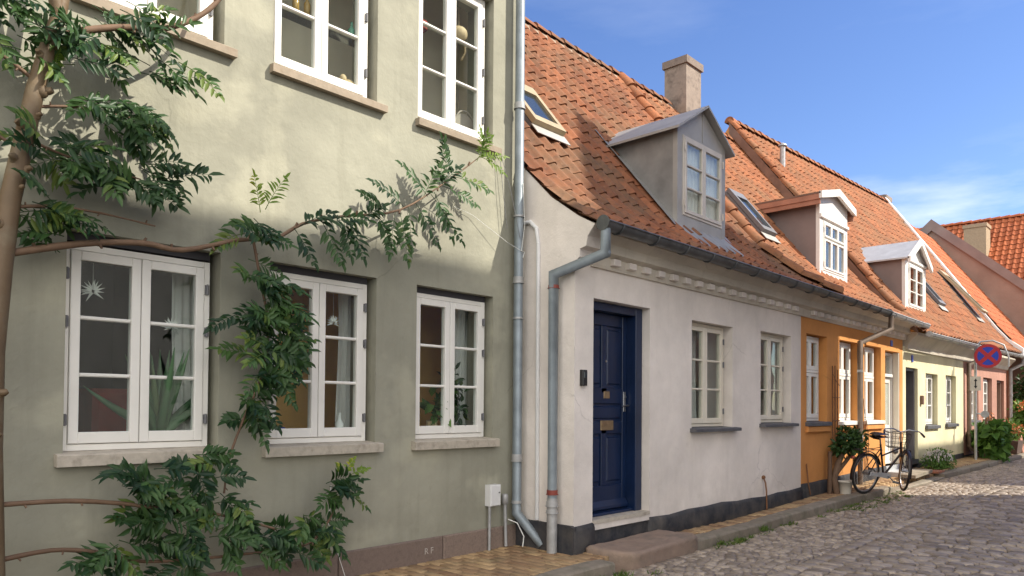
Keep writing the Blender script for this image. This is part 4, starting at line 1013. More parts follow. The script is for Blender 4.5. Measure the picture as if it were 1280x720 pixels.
CL = [('A',1.18,3.78,0.30,0.24,40),('A',1.72,3.98,0.30,0.19,25),('A',2.02,3.84,0.27,0.17,18),('A',1.5,3.72,.2,.12,8),
('B',1.76,3.41,0.33,0.13,19),('B',1.53,3.04,0.30,0.12,24),('B',1.95,2.98,0.20,0.17,17),('B',1.30,2.68,0.20,0.10,15),('B',1.50,2.46,0.04,0.10,3),
('C',2.78,2.82,0.20,0.15,10),('C',2.74,2.48,0.16,0.15,9),('C',2.78,2.16,0.24,0.18,24),('C',2.86,1.86,0.25,0.20,24),('C',2.70,1.58,0.15,0.18,14),('C',2.66,1.41,0.08,0.10,4),
('E',1.99,0.95,0.16,0.12,13),('E',2.10,0.68,0.22,0.17,20),('E',1.82,0.52,0.18,0.11,13),('E',2.24,0.42,0.20,0.11,13),('E',2.40,1.03,0.18,0.13,14),('E',2.53,0.82,0.13,0.15,9),
('F',2.59,0.57,0.23,0.13,15),('F',2.91,0.42,0.26,0.15,17),('F',3.24,0.48,0.22,0.16,13),('F',3.45,0.80,0.20,0.14,13)]
groups = {}
for g_, cx, cz, rx, rzz, n in CL:
    L = groups.setdefault(g_, MB())
    for _ in range(n):
        a = rnd.uniform(0, 2*PI); q = math.sqrt(rnd.random())*.8
        bx, bz = cx+math.cos(a)*q*rx-(.07 if g_ != 'C' else .0), cz+math.sin(a)*q*rzz+.03
        ang = rnd.uniform(-1.3,.75) if rnd.random() < .78 else rnd.uniform(2.2,3.9)
        d = Vector((math.cos(ang), rnd.uniform(-.9,.15), math.sin(ang)*.75))
        n_ = Vector((rnd.uniform(-.6,.6)-.1, -.7, rnd.uniform(.0,1.0)))
        if rnd.random() < {'A':.42,'B':.22,'C':.12,'E':.30,'F':.30}[g_]: continue
        frond(L, (bx, 5.27+rnd.uniform(-.12,.06)-(.06 if g_ in 'EF' else 0), bz), d, rnd.uniform(.17,.34) if g_ in 'AB' else rnd.uniform(.15,.28), n_, rnd.randint(5,7), rnd.uniform(.10,.15), rnd.uniform(.026,.036), sag=rnd.uniform(.2,.9))
# the long side branch carries single hanging leaves
L = groups.setdefault('D', MB())
for (x,z,ang,l) in ((3.05,2.9,-.9,.3),(3.1,2.92,.6,.28),(3.2,2.97,.3,.34),(3.3,3.0,-1.0,.36),(3.42,3.05,.2,.3),(3.5,3.07,-1.35,.32),(3.55,3.07,-1.1,.34),(3.7,3.1,.7,.22),(3.85,3.15,-1.0,.22),(3.95,3.18,2.7,.32),(4.05,3.22,-1.9,.40),(4.1,3.24,-1.45,.44),(4.16,3.28,2.75,.44),(4.2,3.3,-1.6,.36),(4.28,3.35,-.9,.40),(4.36,3.4,1.2,.34),(4.42,3.44,2.6,.42),(4.46,3.47,-.75,.50),(4.5,3.5,-1.1,.44),(4.56,3.55,1.6,.40),(4.6,3.58,-.15,.38),(4.68,3.65,2.0,.36),(4.74,3.7,.0,.40),(4.55,3.54,.9,.3)):
    frond(L, (x,5.25,z), (math.cos(ang)*.9,-.18,math.sin(ang)), l, (-.15,-.8,.5), 7, .125, .034, sag=.35)
N_ = groups.setdefault('N', MB())
for (x,z,ang,l) in ((5.0,3.9,1.2,.26),(5.05,3.95,.4,.28),(5.08,3.98,2.0,.24),(5.06,3.96,-.2,.28),(5.08,3.99,1.6,.2),(2.74,2.95,1.9,.26),(2.78,2.98,1.2,.28),(3.52,.93,1.2,.14),(3.58,.92,.5,.15),(3.5,.92,2.2,.13),(1.36,3.55,1.5,.12)):
    frond(N_, (x,5.2,z), (math.cos(ang)*.9,-.25,math.sin(ang)), l, (-.15,-.8,.5), 8, .09 if l > .18 else .05, .022, sag=.5)
for k, L in groups.items(): L.build('foliage', M['leafnew' if k == 'N' else 'leaf'], T, fix=False)

# ------------------------------------------------------------------ small fittings on the olive house
ub = thing('utility_box', (5.54,5.5,.56), 'white electricity box with a pipe on the olive wall by the drainpipe', 'utility box')
mb = MB(); mb.bbox(5.45,5.60,5.41,5.498,.46,.68,.008); mb.build('box', M['white_plastic'], ub)
mb = MB(); mb.disc((5.56,5.395,.60),(0,1,0),.008,.01,8); mb.build('lock', M['iron'], ub)
mb = MB(); mb.tube([(5.47,5.45,.46),(5.47,5.45,.0)], .016, 8); mb.build('conduit', M['galv'], ub)
vb = thing('earth_rod_cover', (5.69,5.45,0), 'thin grey pipe with round cap between utility box and drainpipe', 'pipe')
mb = MB(); mb.tube([(5.69,5.44,.5),(5.70,5.43,.02)], .018, 8); mb.build('pipe', M['galv'], vb)
mb = MB(); mb.lathe((5.69,5.44,.46),[(.02,0),(.036,.01),(.036,.09),(.028,.11),(0,.115)],12); mb.build('cap', M['galv'], vb)
mb = MB(); mb.tube([(5.73,5.43,.30),(5.80,5.36,.26),(5.84,5.3,.12),(5.80,5.28,.02)], .006, 6); mb.build('wire', M['string'], vb)
mb = MB(); mb.tube([(4.95,5.485,3.50),(5.2,5.47,3.46),(5.66,5.40,3.24),(5.80,5.34,3.17)], .0022, 5); mb.tube([(5.80,5.34,3.17),(5.88,5.36,3.17),(5.84,5.345,3.10)], .0045, 5); mb.tube([(5.83,5.34,3.9),(5.86,5.34,3.45),(5.81,5.34,3.17)], .0035, 5)
tag(mb.build('cord', M['string']), 'white cord tied round the drainpipe above the lower windows', 'cord')
mb = MB(); mb.tube([(5.58,5.45,4.17),(5.62,5.44,3.8),(5.68,5.43,3.4)], .003, 5); mb.tube([(5.60,5.45,4.17),(5.70,5.40,3.8),(5.80,5.35,3.3)], .003, 5)
tag(mb.build('cord', M['iron']), 'thin dark cord hanging from the upper right window sill to the drainpipe', 'cord')
mb = MB(); mb.tube([(3.52,5.40,.82),(3.50,5.40,.5),(3.66,5.35,-.02)], .003, 5)
tag(mb.build('cord', M['string']), 'pale string hanging from the lowest leafy shoot to the pavement', 'cord')
def text(body, size, loc, rot, m, name):
    cu = bpy.data.curves.new(name, 'FONT'); cu.body = body; cu.size = size; cu.extrude = .0015; cu.align_x = 'CENTER'
    o = bpy.data.objects.new(name, cu); col.objects.link(o); dg = bpy.context.evaluated_depsgraph_get()
    me = bpy.data.meshes.new_from_object(o.evaluated_get(dg)); bpy.data.objects.remove(o)
    o = bpy.data.objects.new(name, me); me.materials.clear(); me.materials.append(m); col.objects.link(o); o.location = loc; o.rotation_euler = rot
    return o
o = text('R F', .085, (4.67,GY-.029,.075), (PI/2,0,0), M['chalk'], 'chalk_letters'); bpy.context.view_layer.update(); par(o, OH)

# ------------------------------------------------------------------ things behind the panes
def star(x, y, z, top, label, r=.075):
    t = thing('star_ornament', (x,y,z), label, 'ornament', 'paper stars in the windows')
    mb = MB()
    for i in range(16):
        a = PI*2*i/16 if i < 10 else rnd.uniform(0,PI*2)
        d = Vector((math.cos(a), rnd.uniform(-.5,.5) if i >= 10 else rnd.uniform(-.15,.15), math.sin(a))).normalized()
        s = d.cross(Vector((0,1,.3))).normalized()*.011; u = d.cross(s).normalized()*.011
        c = Vector((x,y,z)); V = [c+d*.012+s, c+d*.012+u, c+d*.012-s, c+d*.012-u, c+d*r*rnd.uniform(.85,1.1)]
        mb.add(V, [(0,1,4),(1,2,4),(2,3,4),(3,0,4),(0,3,2,1)], .5)
    mb.build('rays', M['paper'], t)
    mb = MB(); mb.tube([(x,y,z+r*.8),(x,y,top)], .0015, 4); mb.build('thread', M['string'], t)
star(1.76,5.72,2.29,2.62,'white paper star hanging in top left pane of the window above aloe',.085)
star(2.31,5.72,2.08,2.62,'white paper star hanging above the aloe plant behind the glass',.08)
star(3.73,5.72,2.24,2.62,'white paper star hanging in the ochre room window beside the vine',.07)
def curtain(x0, x1, y, z0, z1, m, label, group=None, n=26, amp=.025, taper=0):
    mb = MB(); ph = rnd.uniform(0,6)
    V = []; rows = 10
    for r in range(rows+1):
        t = r/rows
        for i in range(n+1):
            u = i/n; x = x0+(x1-x0)*u; x += taper*math.sin(PI*t)*(u-.5)*-1+.012*math.sin(5*t+ph)
            V.append((x, y+amp*math.sin(u*22+ph+.6*math.sin(4*t))*(.5+.5*t), z1+(z0-z1)*t))
    F = [(r*(n+1)+i, r*(n+1)+i+1, (r+1)*(n+1)+i+1, (r+1)*(n+1)+i) for r in range(rows) for i in range(n)]
    mb.add(V, F, .5, True); mb.add([(a,b+.006,c) for a,b,c in V], [f[::-1] for f in F], .5, True)
    return tag(mb.build('curtain', M[m], fix=False), label, 'curtain', group)
curtain(2.40,2.62,5.93,1.0,2.75,'curtain','white curtain drawn aside behind the aloe plant')
curtain(3.92,4.14,5.95,1.0,2.75,'curtain','white curtain hanging at right of the ochre room window by the vine', taper=.06)
curtain(5.38,5.66,5.95,1.0,2.75,'curtain','white curtain gathered at right of the window nearest the drainpipe', taper=.1)
curtain(9.05,9.35,5.25,1.2,2.75,'curtain','pale curtain inside the white house window nearest the door')
curtain(11.0,11.35,5.25,1.2,2.75,'roomwarm','beige curtain inside the white house window next to the orange wall')
for i,(a,b,z0,z1,lab) in enumerate(((19.05,19.85,1.2,2.3,'pale curtains in the yellow house window nearest its door'),(20.85,21.65,1.2,2.3,'pale curtains in the yellow house window nearest the pink house'),(23.3,24.2,1.3,2.4,'pale curtains in the pink house window behind the sign pole'),(25.1,26.0,1.3,2.4,'pale curtains in the pink house window beside its door'))):
    curtain(a,b,5.06,z0,z1,'curtainp',lab,'pale curtains in the far windows')
# aloe
al = thing('aloe_plant', (2.27,5.82,1.18), 'large spiky aloe plant behind the lower left window', 'plant')
mb = MB()
for i in range(17):
    a = rnd.uniform(0,2*PI); lean = rnd.uniform(.12,.95) if i > 4 else rnd.uniform(.02,.25); L = rnd.uniform(.5,.78)
    pts = []; p = Vector((2.28+.02*math.cos(a),5.86,1.25)); d = Vector((math.cos(a)*lean, math.sin(a)*lean*.4, 1-.4*lean)).normalized()
    for k in range(9):
        pts.append(p.copy()); p = p+d*L/8; d = (d+Vector((math.cos(a)*.07*lean,0,.10*lean if k > 2 else -.05))).normalized()
    mb.tube(pts, [.034,.038,.037,.034,.03,.024,.018,.01,.002], 7, False)
mb.build('leaves', M['aloe'], al)
mb = MB(); mb.lathe((2.28,5.86,1.02),[(.10,0),(.14,.24),(.15,.24),(.15,.27),(.12,.27)],16); mb.build('pot', M['terracotta'], al)
# furniture glimpsed in the dark room
cb = thing('cabinet', (1.75,7.2,.9), 'dark cabinet with shelves deep inside the lower left room', 'cabinet')
mb = MB(); mb.box(1.0,2.2,7.6,8.0,.9,2.4); mb.build('body', M['cabinet'], cb)
mb = MB(); mb.bbox(1.3,1.62,7.57,7.6,1.75,2.25,.01); mb.build('mirror', M['signwhite'], cb)
ch_ = MB(); ch_.bbox(2.02,2.45,6.5,6.9,.9,1.62,.04); ch_.bbox(1.97,2.5,6.15,6.5,.9,1.2,.04); tag(ch_.build('armchair', M['redcloth']), 'dark red armchair inside the lower left room', 'chair')
def bottle(x, y, z, h, m, label, r=.03):
    mb = MB(); mb.lathe((x,y,z),[(0,0),(r,0.005),(r,h*.6),(r*.4,h*.75),(r*.36,h*.97),(r*.45,h),(0,h)],12); return tag(mb.build('bottle', M[m]), label, 'bottle')
bottle(3.78,5.68,1.19,.24,'paper','slim white bottle on the sill of the middle lower window',.038)
bottle(3.29,5.68,4.85,.2,'bottle','left amber bottle on shelf in the middle upper window'); bottle(3.40,5.68,4.85,.22,'bottle','right amber bottle on shelf in the middle upper window')
bottle(3.86,5.68,4.83,.17,'bottleg','small green bottle on the shelf in the upper middle window',.035)
mb = MB()
for x0,x1,z in ((3.0,4.0,4.84),): mb.box(x0,x1,5.64,5.76,z-.012,z)
tag(mb.build('shelf', M['skyglass']), 'narrow glass shelf inside the middle upper window', 'shelf')
mb = MB(); mb.ball((3.22,5.69,1.25),.05,10,7,1.3); tag(mb.build('jar', M['signblue']), 'blue and white jar on middle lower window sill', 'jar')
mb = MB(); mb.ball((3.84,5.70,4.40),.085,10,7,.9,None,.15); mb.ball((3.93,5.70,4.36),.06,10,7,.8,None,.15); mb.ball((3.78,5.69,4.46),.035,8,6,1.2); tag(mb.build('pottery', M['woodpale']), 'pale clay figure on the sill of the middle upper window', 'pottery')
mb = MB(); mb.box(3.55,3.75,5.66,5.8,4.30,4.36); tag(mb.build('box', M['woodpale']), 'small pale box on the sill of the middle upper window', 'box')
hd = thing('hanging_gourd', (5.22,5.72,5.55), 'pale carved gourd hanging in the right upper window', 'ornament')
mb = MB(); mb.ball((5.22,5.72,5.42),.095,12,8,.85); mb.build('gourd', M['woodpale'], hd)
mb = MB(); mb.tube([(5.30,5.72,5.38),(5.32,5.72,5.26),(5.26,5.72,5.16)],.012,6); mb.tube([(5.22,5.72,5.5),(5.22,5.72,5.9)],.003,4); mb.build('stem', M['woodpale'], hd)
mb = MB(); mb.lathe((4.70,5.70,5.24),[(.03,0),(.055,.10),(.06,.10),(.055,.02)],12); tag(mb.build('flower_pot', M['redcloth']), 'small red pot hanging in the right upper window', 'pot')
mb = MB(); mb.tube([(5.32+.14*math.cos(a*PI/12),5.72,4.47+.16*math.sin(a*PI/12)) for a in range(25)],.010,6); mb.disc((5.32,5.73,4.47),(0,1,0),.135,.01,24); tag(mb.build('fan', M['roomwarm']), 'round woven fan standing in the right upper window', 'fan')
hp = thing('house_plant', (4.95,5.72,1.19), 'broad leaved plant in wooden pot at left of the window by the drainpipe', 'plant', 'house plants in the windows')
mb = MB(); bush(mb,(4.96,5.72,1.50),.14,.07,.16,40,.16,.075,5); mb.build('leaves', M['leafbush'], hp); mb = MB(); mb.lathe((4.92,5.74,1.19),[(.05,0),(.06,.16),(.05,.16)],12); mb.build('pot', M['woodpale'], hp)
hp = thing('house_plant', (5.3,5.76,1.19), 'tall bushy dark plant at right of the window by the drainpipe', 'plant', 'house plants in the windows')
mb = MB(); bush(mb,(5.30,5.8,1.62),.15,.08,.34,110,.11,.045,7); mb.build('leaves', M['leafdark'], hp); mb = MB(); mb.lathe((5.3,5.8,1.1),[(.07,0),(.09,.18),(.08,.18)],12); mb.build('pot', M['black'], hp)
hp = thing('house_plant', (8.55,5.0,1.25), 'small leafy plant in the white house window nearest the door', 'plant', 'house plants in the windows')
mb = MB(); bush(mb,(8.62,5.06,1.45),.16,.06,.12,45,.11,.03,4); mb.build('leaves', M['leafbush'], hp); mb = MB(); mb.lathe((8.62,5.06,1.24),[(.05,0),(.07,.1),(.06,.1)],12); mb.build('pot', M['terracotta'], hp)

# ------------------------------------------------------------------ door things
kp = thing('doorbell', (6.08,4.72,1.8), 'black doorbell box beside the navy door', 'doorbell')
mb = MB(); mb.bbox(6.04,6.12,4.675,4.718,1.72,1.885,.01); mb.build('casing', M['black'], kp); mb = MB(); mb.bbox(6.056,6.104,4.668,4.676,1.80,1.865,.003); mb.build('screen', M['skyglass'], kp)
mb = MB()
T_ = [(6.09,4.66,.075),(7.46,4.67,.09),(7.585,4.26,.075),(7.55,4.20,.065),(6.33,4.17,.045),(6.25,4.20,.045),(6.10,4.45,.06)]
cx_, cy_ = 6.85, 4.42
n = 7; R0 = [(x,y,-.25) for x,y,z in T_]; R1 = [(x,y,z-.025) for x,y,z in T_]; R2 = [(cx_+(x-cx_)*.965, cy_+(y-cy_)*.90, z) for x,y,z in T_]; R3 = [(cx_+(x-cx_)*.5, cy_+(y-cy_)*.5, z-.006) for x,y,z in T_]
mb.add(R0+R1+R2+R3, [(k*n+i,k*n+(i+1)%n,(k+1)*n+(i+1)%n,(k+1)*n+i) for k in range(3) for i in range(n)]+[tuple(range(3*n,4*n))], .4, True)
ds = mb.build('doorstep', M['step'])
from mathutils import noise
bm = bmesh.new(); bm.from_mesh(ds.data); bmesh.ops.triangulate(bm, faces=bm.faces); 
for _ in range(4): bmesh.ops.subdivide_edges(bm, edges=[e for e in bm.edges if e.calc_length() > .045], cuts=1, use_grid_fill=True)
bm.normal_update()
for v in bm.verts:
    if v.co.z > -.15:
        k = noise.noise(v.co*3.1)*.010+noise.noise(v.co*11)*.006+noise.noise(v.co*31)*.003
        v.co += v.normal*k
for f_ in bm.faces: f_.smooth = True
bm.to_mesh(ds.data); bm.free()
tag(ds, 'worn pinkish granite step in front of the navy door', 'step')
mb = MB(); mb.tube([(10.35,4.70,.50),(10.36,4.675,.42),(10.36,4.66,.30),(10.37,4.66,.02)], .012, 6); mb.ball((10.35,4.70,.50),.03,8,6)
tag(mb.build('cable_stub', M['rust']), 'rusty cable stub coming out of the white wall above black plinth', 'cable')
mb = MB(); mb.tube([(11.93,4.70,.62),(11.93,4.67,.3),(11.99,4.66,.12)], .01, 6)
tag(mb.build('cable_stub', M['rust']), 'thin dark cable on the orange wall corner beside the white house', 'cable')

# ------------------------------------------------------------------ trellis
tr = thing('trellis', (13.1,4.68,gz(13)+.3), 'rusty iron rod trellis on the orange wall between two windows', 'trellis')
mb = MB()
for x in (12.98,13.10,13.22): mb.tube([(x,4.67,.7),(x,4.67,2.15+.1*rnd.random())],.010,6)
mb.build('upright', M['rust'], tr); mb = MB()
for z in (.95,1.3,1.7): mb.tube([(12.93,4.655,z),(13.28,4.655,z)],.008,6)
mb.tube([(12.98,4.66,2.1),(12.95,4.60,1.98),(13.0,4.56,1.9)],.006,5); mb.build('crossbar', M['rust'], tr)
wires = thing('climber_stems', (14.55,4.66,gz(14.5)), 'bare twining stems on the orange wall beside the downpipe', 'plant')
mb = MB()
for k in range(5):
    x = 14.48+.05*k; mb.tube([(x+.03*math.sin(i*1.3+k),4.67-.01*k,.3+.2*i) for i in range(9-k)],.006,5)
mb.build('stem', M['bark2'], wires)
mb = MB(); mb.bbox(16.32,16.44,4.70,4.714,2.80,2.92,.003); tag(mb.build('number_plate', M['signblue']), 'small blue number plate above the white door', 'number plate', 'blue house number plates')
mb = MB(); mb.bbox(17.80,17.90,4.70,4.718,2.55,2.70,.003); tag(mb.build('number_plate', M['signblue']), 'small blue number plate above the grey framed door', 'number plate', 'blue house number plates')
mb = MB(); mb.bbox(18.48,18.60,4.66,4.718,1.62,1.82,.01); tag(mb.build('doorbell', M['vergebrown']), 'small brown bell box beside the door of the yellow house', 'doorbell')
mb = MB(); mb.add([(15.55,4.05,.16+.03),(16.95,4.1,.22),(16.95,4.40,.22),(15.55,4.36,.19),(15.55,4.05,.25),(16.95,4.1,.28),(16.95,4.40,.28),(15.55,4.36,.25)],[(0,3,2,1),(4,5,6,7),(0,1,5,4),(1,2,6,5),(2,3,7,6),(3,0,4,7)]); tag(mb.build('step_slab', M['kerb']), 'pale stone slab on the pavement before the white door', 'step')
mb = MB(); mb.box(17.2,17.7,4.05,4.5,gz(17.4)-.02,gz(17.4)+.02); tag(mb.build('door_mat', M['terracotta']), 'reddish brick mat on the pavement before the grey framed door', 'mat')

# ------------------------------------------------------------------ potted shrub, flower cushion, hollyhocks, pots
sh = thing('potted_shrub', (12.55,4.52,gz(12.6)), 'round dark green shrub with twisted trunk against the orange wall', 'shrub')
mb = MB(); z = gz(12.7)
mb.tube([(12.70,4.50,z),(12.66,4.53,z+.25),(12.76,4.50,z+.5),(12.95,4.46,z+.7)],[.055,.05,.05,.03],9); mb.tube([(12.7,4.50,z+.35),(12.95,4.42,z+.55),(13.2,4.40,z+.68)],[.04,.03,.02],8)
mb.tube([(12.60,4.58,z),(12.62,4.58,z+.7)],[.04,.035],8)
mb.build('trunk', M['bark2'], sh)
mb = MB(); bush(mb,(13.02,4.42,z+.80),.42,.24,.31,620,.095,.05,12); mb.build('foliage', M['leafdark'], sh, fix=False)
mb = MB(); bush(mb,(13.40,4.44,z+.72),.22,.15,.24,90,.085,.045,5); mb.build('shoots', M['leafbush'], sh, fix=False)
mb = MB(); mb.lathe((12.80,4.40,z-.01),[(.09,0),(.11,.2),(.12,.2),(.12,.22),(.10,.22),(.09,.16)],14); mb.build('pot', M['signwhite'], sh)
fl_ = thing('flower_cushion', (18.3,4.4,gz(18)), 'low cushion of white flowers at the foot of yellow wall', 'plant')
mb = MB(); z = gz(19); bush(mb,(18.3,4.34,z+.16),.74,.28,.24,1500,.07,.030,34); mb.build('foliage', M['leafbush'], fl_, fix=False)
mb = MB()
for _ in range(320):
    a = rnd.uniform(0,2*PI); b = rnd.uniform(0,1.2); p = (18.3+.66*math.cos(a)*math.sin(b)*.95, 4.34+.28*math.sin(a)*math.sin(b), z+.12+.24*math.cos(b)+rnd.uniform(-.04,.04))
    for k in range(4):
        t_ = a+k*PI/2; leaf_tri(mb, p, (p[0]+.036*math.cos(t_), p[1]-.016, p[2]+.036*math.sin(t_)), .03, (0,-1,.3), .5)
mb.build('flowers', M['petal'], fl_, fix=False)
hy = thing('hollyhock_bush', (22.9,4.3,gz(23)), 'broad leaved green bush around the foot of the sign pole', 'shrub')
mb = MB(); z = gz(23); bush(mb,(23.0,4.22,z+.45),.75,.36,.46,420,.24,.19,12); mb.build('foliage', M['leafbush'], hy, fix=False)
mb = MB()
for k in range(9):
    x = 22.6+.13*k; mb.tube([(x,4.25,z),(x+rnd.uniform(-.1,.1),4.22,z+.9+.3*rnd.random())],.012,5)
mb.build('stem', M['bark2'], hy)
mb = MB(); bush(mb,(23.2,4.25,z+1.0),.5,.2,.2,50,.07,.05,6); mb.build('flowers', M['petalo'], hy, fix=False)
pf = thing('flower_pot', (25.6,4.15,gz(26)), 'brown pot of orange flowers standing before the pink wall', 'plant')
mb = MB(); z = gz(26); mb.add([(25.2,3.95,z),(25.9,3.95,z),(25.9,4.25,z),(25.2,4.25,z),(25.1,3.9,z+.36),(26,3.9,z+.36),(26,4.3,z+.36),(25.1,4.3,z+.36)],[(0,3,2,1),(4,5,6,7),(0,1,5,4),(1,2,6,5),(2,3,7,6),(3,0,4,7)]); mb.build('pot', M['potdark'], pf)
mb = MB(); bush(mb,(25.55,4.1,z+.62),.5,.22,.35,220,.10,.05,8); mb.build('foliage', M['leafbush'], pf, fix=False); mb = MB(); bush(mb,(25.5,4.05,z+.75),.45,.22,.3,130,.07,.06,7); mb.build('flowers', M['petalo'], pf, fix=False)
mb = MB(); mb.add([(26.15,3.95,z),(26.5,3.95,z),(26.5,4.05,z),(26.15,4.05,z),(26.35,4.1,z+.75),(26.7,4.1,z+.75),(26.7,4.2,z+.75),(26.35,4.2,z+.75)],[(0,3,2,1),(4,5,6,7),(0,1,5,4),(1,2,6,5),(2,3,7,6),(3,0,4,7)]); tag(mb.build('plank', M['fasciawood']), 'brown wooden board leaning beside the flower pot', 'board')
rb_ = thing('garden_bush', (29.2,4.4,gz(29)), 'bright green bush with rusty blooms at the far right of the pavement', 'shrub')
mb = MB(); z = gz(29); bush(mb,(29.3,4.2,z+.75),1.0,.5,.8,600,.20,.11,14); mb.build('foliage', M['leafbush'], rb_, fix=False); mb = MB(); bush(mb,(28.7,4.2,z+1.35),.5,.3,.35,90,.10,.08,6); mb.build('flowers', M['petalo'], rb_, fix=False)
gt = thing('garden_tree', (31.3,4.5,gz(31)), 'dark leafy small tree before the brick house at the right edge', 'tree')
mb = MB(); z = gz(31); mb.tube([(31.3,4.5,z-.1),(31.32,4.5,z+1.2),(31.2,4.48,z+2.2)],[.09,.07,.04],9); mb.tube([(31.3,4.5,z+1.0),(31.6,4.3,z+1.7),(31.9,4.2,z+2.1)],[.05,.04,.02],7); mb.build('trunk', M['bark2'], gt)
mb = MB(); bush(mb,(31.3,4.45,z+2.0),1.0,.6,.95,900,.16,.085,18); mb.build('crown', M['leafdark'], gt, fix=False)

# ------------------------------------------------------------------ no-stopping sign on its pole
sg = thing('road_sign', (21.85,4.3,gz(21.8)), 'round red and blue no-stopping sign on a grey pole', 'sign')
mb = MB(); z0 = gz(21.8); mb.tube([(21.85,4.3,z0-.1),(21.85,4.3,3.18)],.032,10); mb.tube([(21.85,4.3,3.10),(21.9,4.2,3.25),(22.0,3.95,3.27),(22.05,3.72,3.15),(22.06,3.62,2.85),(22.06,3.62,2.6)],.02,8)
mb.build('pole', M['galv'], sg)
c = Vector((21.80,4.02,2.87)); ax = Vector((-.93,-.36,0)).normalized(); sd = Vector((0,0,1)).cross(ax).normalized(); up = Vector((0,0,1))
def onsign(u, v, k): return c+sd*u+up*v+ax*k
def ringm(r0, r1, k0, k1, n=40):
    mb = MB(); V = []
    for r, k in ((r0,k0),(r1,k0),(r1,k1),(r0,k1)): V += [onsign(math.cos(2*PI*j/n)*r, math.sin(2*PI*j/n)*r, k) for j in range(n)]
    F = [(q*n+j, q*n+(j+1)%n, ((q+1)%4)*n+(j+1)%n, ((q+1)%4)*n+j) for q in range(4) for j in range(n)]; mb.add(V, F, .5); return mb
mb = MB(); mb.disc(c, ax, .30, .02, 40); dsk = mb.build('sign_disc', M['signblue'], sg)
ringm(.232,.302,.008,.014).build('red_border', M['signred'], dsk)
mb = MB()
for q, k in ((PI/4,.0135),(-PI/4,.0138)):
    e = Vector((math.cos(q),math.sin(q))); f_ = Vector((-e.y,e.x)); h = .045
    P4 = [onsign(e.x*a+f_.x*b, e.y*a+f_.y*b, k) for a,b in ((-.24,-h),(.24,-h),(.24,h),(-.24,h))]; P5 = [p-ax*.006 for p in P4]
    mb.add(P4+P5, [(0,1,2,3),(4,7,6,5),(0,4,5,1),(1,5,6,2),(2,6,7,3),(3,7,4,0)], .5)
mb.build('red_cross', M['signred'], dsk)
c2 = Vector((21.80,4.29,2.18))
def plate(c, u0, u1, v0, v1, k0, k1):
    V = [c+sd*u+up*v+ax*k for k in (k0,k1) for u,v in ((u0,v0),(u1,v0),(u1,v1),(u0,v1))]; return V, [(0,3,2,1),(4,5,6,7),(0,1,5,4),(1,2,6,5),(2,3,7,6),(3,0,4,7)]
mb = MB(); mb.add(*plate(c2,-.115,.115,-.18,.18,-.01,.01)); pl = mb.build('sub_plate', M['signwhite'], sg)
mb = MB(); mb.add(*plate(c2,-.012,.012,-.07,.07,.011,.014))
for s_ in (-1,1):
    V = [c2+ax*k+sd*u+up*(v*s_) for k in (.011,.014) for u,v in ((-.04,.06),(.04,.06),(0,.13))]; mb.add(V, [(0,1,2),(3,4,5),(0,1,4,3),(1,2,5,4),(2,0,3,5)])
mb.build('arrow', M['black'], pl)
mb = MB(); mb.disc((21.87,4.1,1.40),(-.9,-.3,0),.09,.03,16); mb.tube([(21.85,4.3,1.42),(21.86,4.12,1.40)],.02,6); mb.build('bracket', M['galv'], sg)
mb = MB(); mb.tube([(21.85,4.3,3.12),(21.80,4.05,2.90)],.015,6); mb.tube([(21.85,4.3,2.75),(21.80,4.1,2.80)],.015,6); mb.build('clamp', M['galv'], sg)

# ------------------------------------------------------------------ bicycle
BK = thing('bicycle', (13.35,4.15,gz(13.3)), 'black city bicycle with front basket parked before the orange house', 'bicycle')
bang = math.radians(-18); lean = math.radians(7); bo = Vector((13.02,4.18,gz(13.2)-.015))
bx = Vector((math.cos(bang),math.sin(bang),0)); bl = Vector((-bx.y,bx.x,0))      # forward, left
bu = (Vector((0,0,1))*math.cos(lean)-bl*math.sin(lean)); bl = bl*math.cos(lean)+Vector((0,0,1))*math.sin(lean)
def B(f, u, l=0): return bo+bx*f+bu*u+bl*l
def wheel(f, steer, name='wheel'):
    R = .345; ctr = (f, R); wx = bx*math.cos(steer)+bl*math.sin(steer); wc = B(f, R)
    cir = lambda r, n=36: [wc+wx*math.cos(2*PI*j/n)*r+bu*math.sin(2*PI*j/n)*r for j in range(n+1)]
    mb = MB(); mb.tube(cir(R-.019),.019,8,False); wl_ = mb.build(name, M['tyre'], BK)
    mb = MB(); mb.tube(cir(R-.046),.011,6,False); wn_ = wx.cross(bu).normalized(); mb.tube([wc-wn_*.05,wc+wn_*.05],.022,8); mb.build('rim', M['steel'], wl_)
    mb = MB()
    for k in range(18):
        a = 2*PI*k/18; s_ = 1 if k % 2 else -1; mb.tube([wc+wn_*.03*s_+wx*math.cos(a+.5)*.02+bu*math.sin(a+.5)*.02, wc+(wx*math.cos(a)+bu*math.sin(a))*(R-.05)],.0016,3,False)
    mb.build('spokes', M['steel'], wl_)
    return wc, wx, wn_
rwc, rwx, rwn = wheel(0, 0); fwc, fwx, fwn = wheel(1.04, .80)
def bt(name, paths, m):
    mb = MB()
    for P_, r in paths: mb.tube(P_, r, 8)
    return mb.build(name, M[m], BK)
bt('frame', [([B(.47,.29),B(.30,.83)],.017),([B(.47,.29),B(.88,.66)],.019),([B(.36,.63),B(.86,.76)],.015),([B(.90,.60),B(.84,.86)],.019),
  ([B(.47,.29,.03),B(0,.345,.06)],.011),([B(.47,.29,-.03),B(0,.345,-.06)],.011),([B(.33,.74,.02),B(0,.345,.06)],.009),([B(.33,.74,-.02),B(0,.345,-.06)],.009)], 'bikeblack')
fb = fwx
